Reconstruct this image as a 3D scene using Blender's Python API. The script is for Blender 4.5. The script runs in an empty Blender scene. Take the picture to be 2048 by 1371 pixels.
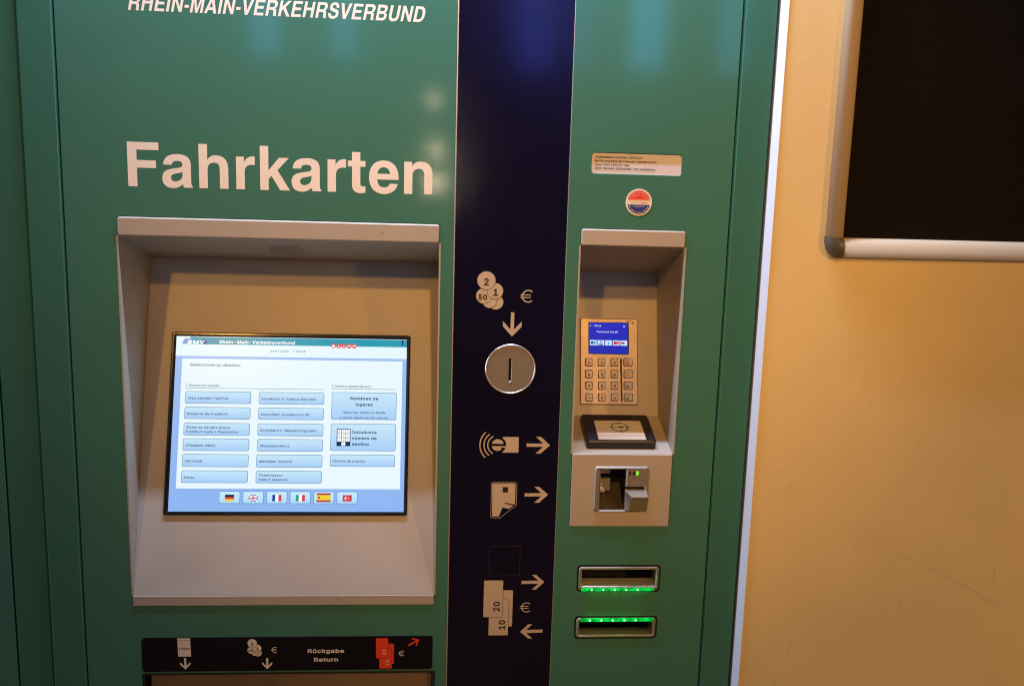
import bpy, math, random
from mathutils import Vector, Matrix
from mathutils.geometry import tessellate_polygon

sc = bpy.context.scene
COL = sc.collection
# ------------------------------------------------------------------ camera
D = 1.14            # metres from the lens to the front of the machine
EYE = 1.50          # lens height
FPX = 1.87          # focal length in thousandths of the 2048 px wide picture
PITCH, YAW, ROLL = -0.17017, -0.07723, 0.02914

def _rx(a): return Matrix(((1, 0, 0), (0, math.cos(a), -math.sin(a)), (0, math.sin(a), math.cos(a))))
def _ry(a): return Matrix(((math.cos(a), 0, math.sin(a)), (0, 1, 0), (-math.sin(a), 0, math.cos(a))))
def _rz(a): return Matrix(((math.cos(a), -math.sin(a), 0), (math.sin(a), math.cos(a), 0), (0, 0, 1)))
CR = Matrix(((1, 0, 0), (0, 0, -1), (0, 1, 0))) @ _ry(YAW) @ _rx(PITCH) @ _rz(ROLL)
CAM = Vector((0, -D, EYE))
cd = bpy.data.cameras.new("camera"); cam = bpy.data.objects.new("camera", cd); COL.objects.link(cam)
cam.matrix_world = Matrix.Translation(CAM) @ CR.to_4x4()
cd.sensor_width = 36.0; cd.lens = FPX * 1000 / 2048 * 36
cd.clip_start = 0.02; cd.clip_end = 100
sc.camera = cam

# ------------------------------------------------------------------ light
w = bpy.data.worlds.new("World"); sc.world = w; w.use_nodes = True
w.node_tree.nodes["Background"].inputs[0].default_value = (1.0, 0.48, 0.11, 1)
w.node_tree.nodes["Background"].inputs[1].default_value = 0.11
sc.view_settings.view_transform = 'Standard'; sc.view_settings.look = 'None'
sc.view_settings.exposure = 0.0; sc.view_settings.gamma = 1.0
sc.view_settings.use_curve_mapping = False
try:
    sc.cycles.use_denoising = True
    sc.cycles.max_bounces = 6
    sc.cycles.pixel_filter_type = 'BLACKMAN_HARRIS'; sc.cycles.filter_width = 1.15
except Exception:
    pass

def area(name, loc, aim, sx, sy, power, col):
    l = bpy.data.lights.new(name, 'AREA'); l.shape = 'RECTANGLE'; l.size = sx; l.size_y = sy
    l.energy = power; l.color = col
    o = bpy.data.objects.new(name, l); COL.objects.link(o); o.location = loc
    o.rotation_euler = (Vector(aim) - Vector(loc)).to_track_quat('-Z', 'Y').to_euler()
    return o

def bulb(name, loc, r, power, col):
    l = bpy.data.lights.new(name, 'POINT'); l.shadow_soft_size = r; l.energy = power; l.color = col
    o = bpy.data.objects.new(name, l); COL.objects.link(o); o.location = loc
    return o

def spot(name, loc, aim, deg, r, power, col):
    l = bpy.data.lights.new(name, 'SPOT'); l.shadow_soft_size = r; l.energy = power; l.color = col
    l.spot_size = math.radians(deg); l.spot_blend = 1.0
    o = bpy.data.objects.new(name, l); COL.objects.link(o); o.location = loc
    o.rotation_euler = (Vector(aim) - Vector(loc)).to_track_quat('-Z', 'Y').to_euler()
    return o

WARM = (1.0, 0.46, 0.085)
COOL = (0.64, 0.76, 1.0)
# ceiling lamps of the hall, in front of the machine and above it
LAMPS = [
    spot("hall_downlight", (-1.05, -3.00, EYE + 1.33), (-0.08, 0, EYE + 0.14), 28, 0.06, 135, WARM),
    spot("hall_downlight", (0.30, -3.00, EYE + 1.76), (0.12, 0, EYE + 0.06), 22, 0.06, 215, WARM),
    spot("hall_downlight", (2.10, -2.30, EYE + 0.60), (1.00, 0, EYE - 0.60), 54, 0.08, 128, WARM),
]
# blue-white tube in the canopy right above the machine front
TUBE = area("canopy_tube", (-0.06, -0.085, EYE + 0.66), (-0.06, -0.085, 0.0), 0.78, 0.02, 15.5, COOL)
# lit signs further down the hall: they show as soft streaks in the paint
SIGNS = []
for sx_, w_, p_, c_ in ((-1.30, 0.20, 2.4, 0.55), (-0.74, 0.16, 1.9, 0.55), (0.66, 0.20, 4.6, 0.16), (1.50, 0.26, 4.2, 0.55), (1.02, 0.10, 0.9, 0.25), (2.15, 0.20, 2.2, 0.55)):
    SIGNS.append(area("hall_sign", (sx_, -6.0, EYE + 1.40), (sx_, 0, EYE + 1.2), w_, 1.1, p_, (0.10, c_, 1.0)))
SIGNS.append(area("hall_sign", (0.3, -6.0, EYE + 2.05), (0.3, 0, EYE + 1.2), 5.0, 0.8, 9, (0.10, 0.60, 1.0)))
# tall blue-white lamp far to the left, almost in line with the machine front: it catches only edges that face left
SIDE = area("corridor_lamp", (-3.5, -0.22, EYE - 0.1), (0.4, -0.02, EYE - 0.2), 0.3, 2.2, 34, (0.72, 0.78, 1.0))
# small warm lamps at eye height far down the hall
FAR = []
for hx, hz, hp in ((-0.06, -0.02, 4.2), (-0.06, 0.22, 2.4), (-0.08, 0.58, 1.3)):
    FAR.append(bulb("far_lamp", (hx, -6.0, EYE + hz), 0.025, hp, (1.0, 0.75, 0.5)))

# ------------------------------------------------------------------ frames: planes of the machine
class Frame:
    def __init__(s, o, ex, ey):
        s.o = Vector(o); s.ex = Vector(ex).normalized(); s.ey = Vector(ey).normalized(); s.en = s.ex.cross(s.ey)
    def pt(s, u, v, n=0.0): return s.o + s.ex * u + s.ey * v + s.en * n
    def pix(s, px, py, n=0.0):
        d = CR @ Vector(((px - 1024) / 1000, (685.5 - py) / 1000, -FPX))
        o = s.o + s.en * n
        q = CAM + d * ((o - CAM).dot(s.en) / d.dot(s.en)) - o
        return (q.dot(s.ex), q.dot(s.ey))
    def box(s, tl, tr, br, bl, n=0.0):
        a, b, c, d = (s.pix(*t, n) for t in (tl, tr, br, bl))
        return ((a[0] + d[0]) / 2, (c[1] + d[1]) / 2, (b[0] + c[0]) / 2, (a[1] + b[1]) / 2)
PX = D / 1870.0     # metres for one photo pixel on the front plane

# ------------------------------------------------------------------ materials
MATS = {}
def lin(r, g, b):
    f = lambda c: (c / 255 / 12.92) if c <= 10 else ((c / 255 + 0.055) / 1.055) ** 2.4
    return (f(r), f(g), f(b))
def mat(name, col, rough=0.5, metal=0.0, bump=0.0, bscale=400.0, var=0.0, vscale=6.0, coat=0.0, emit=None, es=1.0, rvar=0.0, spec=0.5, bdist=0.001, detail=2.0):
    if name in MATS: return MATS[name]
    m = bpy.data.materials.new(name); m.use_nodes = True; nt = m.node_tree; b = nt.nodes["Principled BSDF"]
    b.inputs["Base Color"].default_value = (*col, 1); b.inputs["Roughness"].default_value = rough
    b.inputs["Metallic"].default_value = metal; b.inputs["Coat Weight"].default_value = coat
    b.inputs["Specular IOR Level"].default_value = spec
    tc = None
    def coord():
        g = nt.nodes.new("ShaderNodeNewGeometry"); return g.outputs["Position"]
    if bump:
        n = nt.nodes.new("ShaderNodeTexNoise"); n.inputs["Scale"].default_value = bscale; n.inputs["Detail"].default_value = detail
        nt.links.new(coord(), n.inputs["Vector"])
        bp = nt.nodes.new("ShaderNodeBump"); bp.inputs["Strength"].default_value = bump; bp.inputs["Distance"].default_value = bdist
        nt.links.new(n.outputs["Fac"], bp.inputs["Height"]); nt.links.new(bp.outputs["Normal"], b.inputs["Normal"])
    if var:
        n = nt.nodes.new("ShaderNodeTexNoise"); n.inputs["Scale"].default_value = vscale; n.inputs["Detail"].default_value = 6; n.inputs["Roughness"].default_value = 0.65
        nt.links.new(coord(), n.inputs["Vector"])
        r = nt.nodes.new("ShaderNodeValToRGB"); r.color_ramp.elements[0].position = 0.3; r.color_ramp.elements[1].position = 0.75
        r.color_ramp.elements[0].color = tuple(c * (1 - var) for c in col) + (1,)
        r.color_ramp.elements[1].color = tuple(min(1, c * (1 + var)) for c in col) + (1,)
        nt.links.new(n.outputs["Fac"], r.inputs["Fac"]); nt.links.new(r.outputs["Color"], b.inputs["Base Color"])
    if rvar:
        n = nt.nodes.new("ShaderNodeTexNoise"); n.inputs["Scale"].default_value = 9; n.inputs["Detail"].default_value = 8
        nt.links.new(coord(), n.inputs["Vector"])
        r = nt.nodes.new("ShaderNodeMapRange"); r.inputs["To Min"].default_value = max(0.02, rough - rvar); r.inputs["To Max"].default_value = rough + rvar
        nt.links.new(n.outputs["Fac"], r.inputs["Value"]); nt.links.new(r.outputs["Result"], b.inputs["Roughness"])
    if emit is not None:
        b.inputs["Emission Color"].default_value = (*emit, 1); b.inputs["Emission Strength"].default_value = es
    MATS[name] = m
    return m

def lit(name, col, col2=None, es=1.0):
    """a lit picture element of a display; col2 gives a top-to-bottom blend that belongs to the artwork"""
    if name in MATS: return MATS[name]
    m = mat(name, tuple(0.05 * c for c in col), 0.22, emit=col, es=es, spec=0.15)
    if col2:
        nt = m.node_tree; b = nt.nodes["Principled BSDF"]
        tc = nt.nodes.new("ShaderNodeTexCoord"); sp = nt.nodes.new("ShaderNodeSeparateXYZ"); r = nt.nodes.new("ShaderNodeValToRGB")
        r.color_ramp.elements[0].color = (*col2, 1); r.color_ramp.elements[1].color = (*col, 1)
        nt.links.new(tc.outputs["Generated"], sp.inputs[0]); nt.links.new(sp.outputs["Z"], r.inputs["Fac"])
        nt.links.new(r.outputs["Color"], b.inputs["Emission Color"])
    return m

# ------------------------------------------------------------------ mesh helpers
def area2(l): return sum(l[i][0] * l[(i + 1) % len(l)][1] - l[(i + 1) % len(l)][0] * l[i][1] for i in range(len(l)))
def orient(loops):
    """outer loops counter-clockwise, holes clockwise (the first loop is the outer one)"""
    out = []
    for k, l in enumerate(loops):
        a = area2(l)
        out.append(list(l) if (a > 0) == (k == 0) else list(l)[::-1])
    return out
def inset(l, c):
    n = len(l); r = []
    for i in range(n):
        p, q, t = Vector(l[i - 1]), Vector(l[i]), Vector(l[(i + 1) % n])
        d1 = (q - p); d2 = (t - q)
        if d1.length < 1e-9 or d2.length < 1e-9: r.append(tuple(q)); continue
        d1.normalize(); d2.normalize()
        n1 = Vector((-d1.y, d1.x)); n2 = Vector((-d2.y, d2.x)); m = n1 + n2
        k = max(0.35, m.length_squared / 2)
        r.append(tuple(q + m * (c / k) if m.length > 1e-6 else q + n1 * c))
    return r
WORLD = {}
def finish(name, verts, faces, m, parent=None, smooth=False):
    c = sum(verts, Vector()) / len(verts)
    lo = Vector((min(v.x for v in verts), min(v.y for v in verts), min(v.z for v in verts)))
    hi = Vector((max(v.x for v in verts), max(v.y for v in verts), max(v.z for v in verts)))
    c = (lo + hi) / 2
    me = bpy.data.meshes.new(name); me.from_pydata([v - c for v in verts], [], faces); me.update()
    if smooth:
        for p in me.polygons: p.use_smooth = True
    o = bpy.data.objects.new(name, me); COL.objects.link(o)
    if m: me.materials.append(m)
    hang(o, c, parent)
    return o
def hang(o, c, parent):
    WORLD[o.name] = Vector(c)
    if parent is not None:
        o.parent = parent; o.location = Vector(c) - WORLD[parent.name]
    else: o.location = c
def empty(name, loc, label=None, cat=None, group=None, parent=None):
    o = bpy.data.objects.new(name, None); COL.objects.link(o); o.empty_display_size = 0.1
    hang(o, loc, parent)
    if label: tag(o, label, cat, group)
    return o
def tag(o, label=None, cat=None, group=None, kind=None):
    if label: o["label"] = label
    if cat: o["category"] = cat
    if group: o["group"] = group
    if kind: o["kind"] = kind
    return o

def tess(loops):
    return tessellate_polygon([[Vector((x, y, 0)) for x, y in l] for l in loops])
def ccw(pts, t):
    a, b, c = (pts[i] for i in t)
    return t if (b[0] - a[0]) * (c[1] - a[1]) - (b[1] - a[1]) * (c[0] - a[0]) > 0 else (t[0], t[2], t[1])

def plate(name, fr, loops, n0, n1, m, parent=None, ch=0.0, label=None):
    """solid plate between normal heights n0 (back) and n1 (front); first loop outer, the rest holes; chamfered front edge"""
    loops = orient(loops)
    V, Fc = [], []
    top = [inset(l, ch) for l in loops] if ch else loops
    rings = [(top, n1)] + ([(loops, n1 - ch)] if ch else []) + [(loops, n0)]
    idx = []
    for ls, h in rings:
        row = []
        for l in ls:
            row.append(list(range(len(V), len(V) + len(l)))); V += [fr.pt(x, y, h) for x, y in l]
        idx.append(row)
    flat = [q for l in top for q in l]
    tr = [ccw(flat, t) for t in tess(top)]
    fi = [i for r in idx[0] for i in r]; bi = [i for r in idx[-1] for i in r]
    Fc += [tuple(fi[i] for i in t) for t in tr]
    Fc += [tuple(bi[i] for i in t[::-1]) for t in tr]
    for a, b in zip(idx[:-1], idx[1:]):
        for ra, rb in zip(a, b):
            k = len(ra)
            for i in range(k):
                j = (i + 1) % k
                Fc.append((ra[i], rb[i], rb[j], ra[j]))
    return finish(name, V, Fc, m, parent)

def inside(p, l):
    c = False
    for i in range(len(l)):
        (x0, y0), (x1, y1) = l[i - 1], l[i]
        if (y0 > p[1]) != (y1 > p[1]) and p[0] < x0 + (p[1] - y0) * (x1 - x0) / (y1 - y0): c = not c
    return c
def islands(loops):
    """split a shape into outer loops, each with its own holes"""
    if len(loops) == 1: return [loops]
    depth = [sum(inside(l[0], k) for k in loops if k is not l) for l in loops]
    out = []
    for l, d in zip(loops, depth):
        if d % 2 == 0: out.append([l] + [k for k, e in zip(loops, depth) if e == d + 1 and inside(k[0], l)])
    return out

def sheet(name, fr, polys, n, m, parent=None, thick=0.0):
    """flat print: polys is a list of shapes, each shape a list of loops"""
    V, Fc = [], []
    for loops in (g for p in polys for g in islands(p)):
        flat = [q for l in loops for q in l]
        if len(flat) < 3: continue
        b = len(V); V += [fr.pt(x, y, n) for x, y in flat]
        Fc += [tuple(b + i for i in ccw(flat, t)) for t in tess(loops)]
    return finish(name, V, Fc, m, parent)

def rect(x0, y0, x1, y1): return [(x0, y0), (x1, y0), (x1, y1), (x0, y1)]
def rr(x0, y0, x1, y1, r, k=5):
    o = []
    for cx, cy, a in ((x1 - r, y0 + r, -90), (x1 - r, y1 - r, 0), (x0 + r, y1 - r, 90), (x0 + r, y0 + r, 180)):
        for i in range(k + 1):
            t = math.radians(a + 90 * i / k); o.append((cx + r * math.cos(t), cy + r * math.sin(t)))
    return o
def disc(cx, cy, r, k=40, ry=None): return [(cx + r * math.cos(2 * math.pi * i / k), cy + (ry or r) * math.sin(2 * math.pi * i / k)) for i in range(k)]
def grow(b, d): return (b[0] - d, b[1] - d, b[2] + d, b[3] + d)
def arcband(cx, cy, r, t, a0, a1, k=18):
    a = [math.radians(a0 + (a1 - a0) * i / k) for i in range(k + 1)]
    return [(cx + (r + t / 2) * math.cos(x), cy + (r + t / 2) * math.sin(x)) for x in a] + [(cx + (r - t / 2) * math.cos(x), cy + (r - t / 2) * math.sin(x)) for x in a[::-1]]

def lathe_box(name, fr, x0, y0, x1, y1, n0, n1, m, parent=None, ch=0.001): return plate(name, fr, [rect(x0, y0, x1, y1)], n0, n1, m, parent, ch)

# ------------------------------------------------------------------ lettering (outlines in thousandths of the type size)
# character code: (advance, outlines as x, y, x, y ...)
REG = {
 32: (208, []),
 40: (297, [[187, -109, 252, -110, 261, -105, 265, -97, 208, 47, 193, 99, 181, 175, 181, 241, 191, 315, 208, 385, 228, 447, 264, 535, 262, 547, 252, 554, 190, 554, 176, 541, 150, 489, 126, 425, 105, 347, 93, 275, 91, 163, 104, 83, 138, -21, 170, -87]]),
 41: (297, [[49, -109, 114, -110, 124, -103, 160, -33, 180, 17, 200, 87, 211, 149, 211, 267, 192, 373, 156, 483, 126, 543, 112, 554, 52, 554, 43, 549, 39, 541, 74, 451, 100, 367, 115, 299, 123, 227, 121, 163, 111, 103, 82, 9, 40, -89, 40, -99]]),
 43: (477, [[209, 21, 272, 20, 282, 27, 286, 157, 406, 158, 414, 162, 419, 171, 419, 227, 412, 237, 286, 241, 285, 365, 281, 373, 272, 378, 212, 378, 202, 371, 198, 241, 76, 240, 67, 235, 63, 227, 63, 171, 70, 161, 198, 157, 199, 33]]),
 45: (477, [[125, 175, 354, 175, 365, 187, 364, 247, 359, 255, 350, 258, 126, 257, 118, 252, 115, 243, 115, 187]]),
 46: (212, [[95, -17, 122, -18, 140, -11, 158, 4, 168, 25, 171, 43, 160, 75, 147, 89, 126, 99, 96, 100, 80, 93, 64, 80, 52, 55, 51, 29, 60, 9, 77, -9]]),
 47: (273, [[25, -89, 88, -90, 100, -79, 262, 523, 262, 535, 252, 545, 192, 546, 183, 541, 178, 531, 16, -71, 18, -83]]),
 48: (477, [[211, -19, 270, -20, 298, -13, 336, 5, 370, 34, 390, 61, 412, 107, 427, 159, 433, 203, 435, 269, 427, 349, 412, 401, 392, 443, 372, 472, 330, 507, 300, 521, 256, 530, 210, 528, 174, 517, 135, 495, 107, 467, 87, 437, 66, 385, 55, 343, 49, 293, 49, 217, 53, 177, 66, 121, 84, 77, 107, 41, 135, 13, 174, -9], [228, 65, 208, 71, 190, 82, 170, 107, 158, 131, 141, 199, 139, 291, 150, 353, 160, 383, 176, 411, 202, 435, 224, 443, 246, 446, 272, 439, 292, 428, 310, 407, 324, 381, 341, 317, 345, 231, 332, 151, 322, 123, 308, 99, 287, 77, 270, 69, 252, 64]]),
 49: (477, [[87, -13, 404, -14, 413, -11, 418, -3, 419, 55, 412, 65, 310, 68, 305, 71, 305, 507, 302, 516, 294, 521, 208, 521, 93, 439, 88, 431, 87, 357, 92, 348, 100, 344, 110, 347, 212, 419, 213, 75, 210, 68, 84, 65, 77, 55, 77, 1, 80, -8]]),
 50: (477, [[75, -13, 404, -14, 413, -11, 418, -3, 419, 57, 408, 69, 199, 71, 351, 235, 386, 285, 404, 327, 411, 373, 400, 429, 376, 470, 353, 493, 316, 515, 286, 525, 254, 530, 208, 528, 174, 519, 138, 501, 117, 485, 98, 463, 78, 427, 67, 387, 67, 363, 70, 354, 78, 349, 150, 351, 156, 359, 164, 401, 173, 417, 204, 439, 234, 446, 268, 441, 298, 426, 316, 399, 321, 363, 307, 321, 283, 287, 68, 55, 65, -1]]),
 51: (477, [[199, -19, 264, -20, 296, -13, 328, -2, 351, 11, 385, 41, 412, 87, 421, 119, 421, 171, 414, 197, 396, 233, 364, 268, 344, 281, 308, 297, 271, 305, 398, 451, 401, 509, 390, 521, 86, 522, 77, 519, 72, 511, 71, 451, 82, 439, 272, 436, 160, 307, 157, 247, 161, 239, 170, 234, 226, 234, 272, 225, 307, 205, 321, 185, 329, 159, 329, 129, 316, 98, 300, 83, 276, 71, 246, 64, 220, 64, 186, 73, 162, 86, 145, 107, 136, 139, 128, 145, 58, 146, 50, 142, 45, 133, 47, 107, 58, 75, 91, 29, 118, 9, 146, -5]]),
 52: (477, [[293, -13, 358, -14, 367, -9, 371, 1, 371, 89, 376, 92, 430, 92, 439, 97, 443, 105, 443, 163, 438, 172, 430, 176, 372, 177, 371, 319, 367, 327, 358, 332, 296, 332, 284, 321, 282, 177, 148, 177, 338, 503, 336, 515, 328, 521, 260, 522, 248, 513, 48, 175, 41, 161, 41, 105, 46, 96, 54, 92, 282, 91, 283, -1]]),
 53: (477, [[205, -19, 264, -20, 294, -13, 334, 5, 358, 22, 386, 52, 408, 93, 419, 135, 419, 193, 410, 229, 388, 273, 363, 303, 336, 323, 302, 339, 260, 348, 214, 346, 168, 331, 178, 433, 184, 438, 384, 439, 392, 445, 395, 457, 395, 509, 384, 521, 112, 522, 103, 519, 98, 511, 69, 269, 72, 245, 82, 238, 146, 232, 170, 248, 196, 257, 216, 262, 250, 261, 276, 253, 304, 232, 320, 205, 327, 183, 327, 141, 310, 101, 284, 77, 246, 64, 206, 69, 181, 81, 160, 105, 148, 137, 140, 143, 74, 144, 64, 137, 61, 117, 70, 83, 84, 55, 99, 35, 144, 0, 184, -15]]),
 54: (477, [[211, -19, 280, -18, 334, 3, 357, 19, 390, 56, 402, 79, 414, 115, 417, 183, 413, 207, 401, 241, 383, 269, 357, 295, 326, 313, 286, 326, 232, 330, 346, 497, 348, 511, 338, 521, 266, 522, 253, 513, 120, 317, 86, 255, 70, 209, 65, 185, 65, 135, 74, 97, 92, 59, 116, 28, 146, 5, 174, -9], [236, 63, 200, 73, 170, 100, 155, 141, 155, 173, 168, 211, 188, 234, 210, 245, 242, 252, 278, 243, 307, 221, 322, 193, 329, 155, 318, 111, 298, 84, 274, 69]]),
 55: (477, [[109, -13, 182, -14, 192, -7, 418, 443, 419, 509, 412, 519, 78, 522, 66, 515, 63, 451, 74, 439, 310, 438, 315, 435, 100, 7, 100, -3]]),
 56: (477, [[207, -19, 286, -18, 330, -5, 354, 7, 374, 20, 406, 54, 420, 81, 429, 111, 429, 159, 418, 195, 395, 233, 355, 267, 384, 296, 404, 335, 411, 367, 411, 393, 402, 431, 380, 470, 350, 497, 308, 519, 256, 530, 226, 530, 186, 523, 131, 497, 103, 471, 92, 455, 80, 431, 71, 395, 71, 367, 80, 329, 98, 296, 128, 267, 87, 233, 66, 199, 53, 155, 53, 117, 58, 95, 78, 53, 107, 21, 148, -3], [220, 65, 178, 79, 158, 97, 145, 129, 150, 167, 171, 197, 198, 213, 240, 222, 284, 213, 311, 197, 332, 167, 337, 143, 332, 111, 312, 84, 292, 73, 260, 64], [226, 305, 196, 315, 174, 335, 164, 359, 162, 375, 168, 405, 181, 425, 196, 435, 218, 443, 250, 446, 282, 437, 301, 425, 314, 405, 321, 375, 314, 347, 305, 331, 282, 313, 254, 304]]),
 57: (477, [[143, -13, 218, -14, 227, -9, 362, 191, 395, 249, 410, 291, 417, 321, 417, 375, 403, 427, 384, 460, 354, 492, 300, 521, 256, 530, 226, 530, 182, 521, 148, 505, 128, 492, 102, 466, 83, 437, 70, 401, 65, 375, 65, 325, 69, 303, 86, 261, 107, 231, 136, 207, 168, 191, 202, 182, 251, 179, 136, 11, 134, -3], [228, 259, 198, 269, 172, 293, 157, 327, 155, 367, 170, 407, 188, 428, 220, 443, 250, 446, 284, 435, 310, 412, 324, 381, 329, 347, 320, 309, 296, 276, 272, 263, 254, 258]]),
 58: (212, [[95, -17, 122, -18, 140, -11, 158, 4, 168, 25, 171, 43, 160, 75, 147, 89, 126, 99, 96, 100, 80, 93, 64, 80, 52, 55, 51, 29, 60, 9, 77, -9], [101, 257, 126, 258, 144, 267, 160, 282, 169, 301, 169, 331, 162, 347, 148, 363, 120, 376, 98, 375, 76, 365, 60, 349, 51, 329, 51, 303, 62, 281, 80, 265]]),
 63: (382, [[163, -17, 192, -18, 208, -11, 227, 5, 236, 23, 239, 47, 228, 75, 215, 89, 194, 99, 166, 100, 146, 91, 129, 75, 122, 61, 119, 31, 128, 9, 145, -9], [143, 139, 208, 138, 218, 142, 223, 151, 223, 177, 232, 209, 252, 232, 293, 259, 315, 279, 336, 309, 348, 339, 353, 363, 353, 401, 336, 453, 323, 473, 299, 497, 276, 512, 246, 523, 208, 530, 178, 530, 140, 523, 106, 510, 82, 494, 60, 472, 41, 441, 32, 413, 30, 375, 35, 367, 44, 364, 114, 367, 120, 375, 124, 395, 135, 421, 154, 437, 178, 446, 198, 448, 228, 440, 251, 421, 258, 407, 263, 387, 261, 369, 246, 337, 229, 319, 179, 285, 158, 264, 144, 237, 133, 183, 134, 149]]),
 65: (504, [[27, -13, 102, -14, 111, -9, 159, 125, 164, 128, 348, 127, 400, -10, 408, -14, 476, -14, 488, -7, 490, 9, 308, 505, 298, 519, 214, 522, 204, 515, 20, 11, 18, -3], [192, 212, 254, 401, 317, 213]]),
 66: (480, [[71, -13, 288, -14, 320, -10, 356, 1, 384, 15, 406, 32, 426, 57, 442, 95, 447, 119, 447, 155, 440, 187, 428, 213, 411, 237, 371, 267, 401, 293, 418, 321, 427, 355, 427, 393, 420, 423, 402, 459, 380, 484, 358, 499, 320, 515, 288, 522, 76, 522, 64, 515, 61, 1, 64, -8], [156, 72, 153, 77, 154, 215, 292, 213, 327, 197, 348, 171, 357, 139, 352, 115, 340, 94, 326, 84, 284, 72], [156, 300, 153, 305, 154, 437, 278, 436, 312, 423, 328, 405, 337, 377, 334, 353, 321, 327, 300, 311, 266, 300]]),
 67: (534, [[247, -19, 312, -20, 336, -16, 376, -3, 410, 15, 441, 39, 466, 69, 488, 109, 501, 149, 500, 163, 490, 173, 420, 173, 412, 167, 394, 125, 372, 98, 340, 79, 296, 68, 252, 70, 216, 83, 179, 111, 154, 149, 144, 175, 133, 229, 133, 281, 137, 307, 148, 345, 164, 377, 186, 404, 208, 421, 240, 435, 274, 442, 326, 435, 354, 423, 385, 397, 398, 377, 416, 337, 488, 334, 500, 345, 501, 359, 490, 395, 474, 427, 451, 459, 398, 501, 350, 521, 318, 528, 264, 530, 208, 519, 160, 497, 130, 476, 92, 434, 67, 391, 52, 347, 43, 301, 41, 231, 47, 181, 62, 131, 88, 81, 125, 37, 158, 13, 204, -9]]),
 68: (526, [[71, -13, 258, -14, 314, -5, 354, 9, 399, 35, 425, 59, 450, 93, 474, 143, 487, 195, 491, 275, 485, 327, 474, 367, 454, 411, 427, 449, 384, 485, 328, 511, 274, 522, 76, 522, 64, 515, 61, 1, 64, -8], [156, 72, 153, 77, 153, 435, 158, 438, 248, 438, 280, 433, 312, 423, 343, 405, 363, 385, 390, 329, 399, 285, 399, 227, 384, 163, 354, 114, 308, 85, 256, 72]]),
 69: (443, [[71, -13, 390, -14, 402, -7, 405, 59, 394, 71, 158, 72, 153, 77, 154, 213, 372, 214, 382, 220, 385, 231, 385, 287, 374, 299, 154, 301, 154, 437, 390, 439, 401, 451, 401, 509, 394, 519, 76, 522, 64, 515, 61, 1, 64, -8]]),
 70: (434, [[71, -13, 140, -14, 152, -3, 154, 207, 362, 208, 370, 212, 375, 221, 375, 279, 364, 291, 154, 293, 154, 437, 388, 439, 399, 451, 399, 509, 392, 519, 76, 522, 64, 515, 61, 1, 64, -8]]),
 71: (544, [[249, -19, 314, -20, 342, -15, 384, -1, 423, 21, 457, 53, 480, 87, 496, 123, 507, 177, 507, 257, 496, 269, 296, 270, 287, 265, 283, 257, 283, 199, 289, 189, 298, 186, 414, 185, 402, 137, 379, 103, 358, 87, 332, 75, 304, 68, 264, 68, 210, 87, 184, 106, 162, 135, 146, 169, 135, 213, 135, 297, 148, 345, 164, 377, 193, 411, 214, 425, 246, 437, 272, 442, 324, 435, 348, 425, 377, 403, 396, 375, 416, 337, 490, 334, 502, 345, 500, 367, 487, 405, 466, 439, 442, 468, 410, 493, 376, 511, 340, 523, 298, 530, 244, 528, 200, 517, 162, 499, 119, 467, 82, 419, 64, 383, 49, 337, 41, 279, 41, 229, 52, 161, 66, 121, 96, 69, 130, 32, 164, 9, 210, -11]]),
 72: (541, [[71, -13, 140, -14, 152, -3, 153, 213, 158, 218, 392, 217, 394, -3, 406, -14, 472, -14, 482, -8, 485, 1, 485, 507, 479, 519, 470, 522, 406, 522, 394, 511, 393, 307, 388, 302, 154, 303, 152, 511, 140, 522, 74, 522, 64, 516, 61, 507, 61, 1, 64, -8]]),
 73: (324, [[43, -13, 284, -14, 293, -11, 298, -3, 299, 59, 294, 68, 286, 72, 214, 72, 211, 77, 211, 435, 216, 438, 286, 438, 295, 443, 299, 451, 299, 509, 288, 521, 48, 522, 39, 519, 34, 511, 33, 451, 38, 442, 46, 438, 116, 438, 119, 433, 119, 75, 114, 72, 46, 72, 37, 67, 33, 59, 33, -1]]),
 75: (491, [[71, -13, 140, -14, 150, -7, 154, 161, 212, 220, 378, -10, 386, -14, 462, -14, 474, -8, 477, 3, 472, 13, 278, 287, 467, 491, 475, 505, 469, 519, 456, 522, 378, 522, 369, 519, 156, 286, 153, 291, 152, 511, 140, 522, 74, 522, 64, 516, 61, 507, 61, 1, 64, -8]]),
 76: (417, [[71, -13, 376, -14, 386, -10, 391, -1, 391, 59, 380, 71, 154, 73, 153, 507, 149, 517, 140, 522, 74, 522, 65, 517, 61, 509, 61, 1, 64, -8]]),
 77: (652, [[71, -13, 138, -14, 150, -3, 152, 334, 286, -1, 294, -11, 304, -14, 358, -14, 368, -7, 504, 334, 506, -3, 518, -14, 584, -14, 593, -9, 597, 1, 597, 505, 592, 518, 582, 522, 492, 522, 478, 513, 330, 126, 180, 513, 166, 522, 74, 522, 65, 517, 61, 507, 61, 1, 64, -8]]),
 78: (547, [[71, -13, 140, -14, 148, -10, 153, -1, 154, 364, 389, -7, 402, -14, 480, -14, 490, -8, 493, 1, 493, 507, 487, 519, 478, 522, 412, 522, 400, 511, 400, 144, 163, 517, 154, 522, 76, 522, 64, 516, 61, 507, 61, 1, 64, -8]]),
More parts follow.
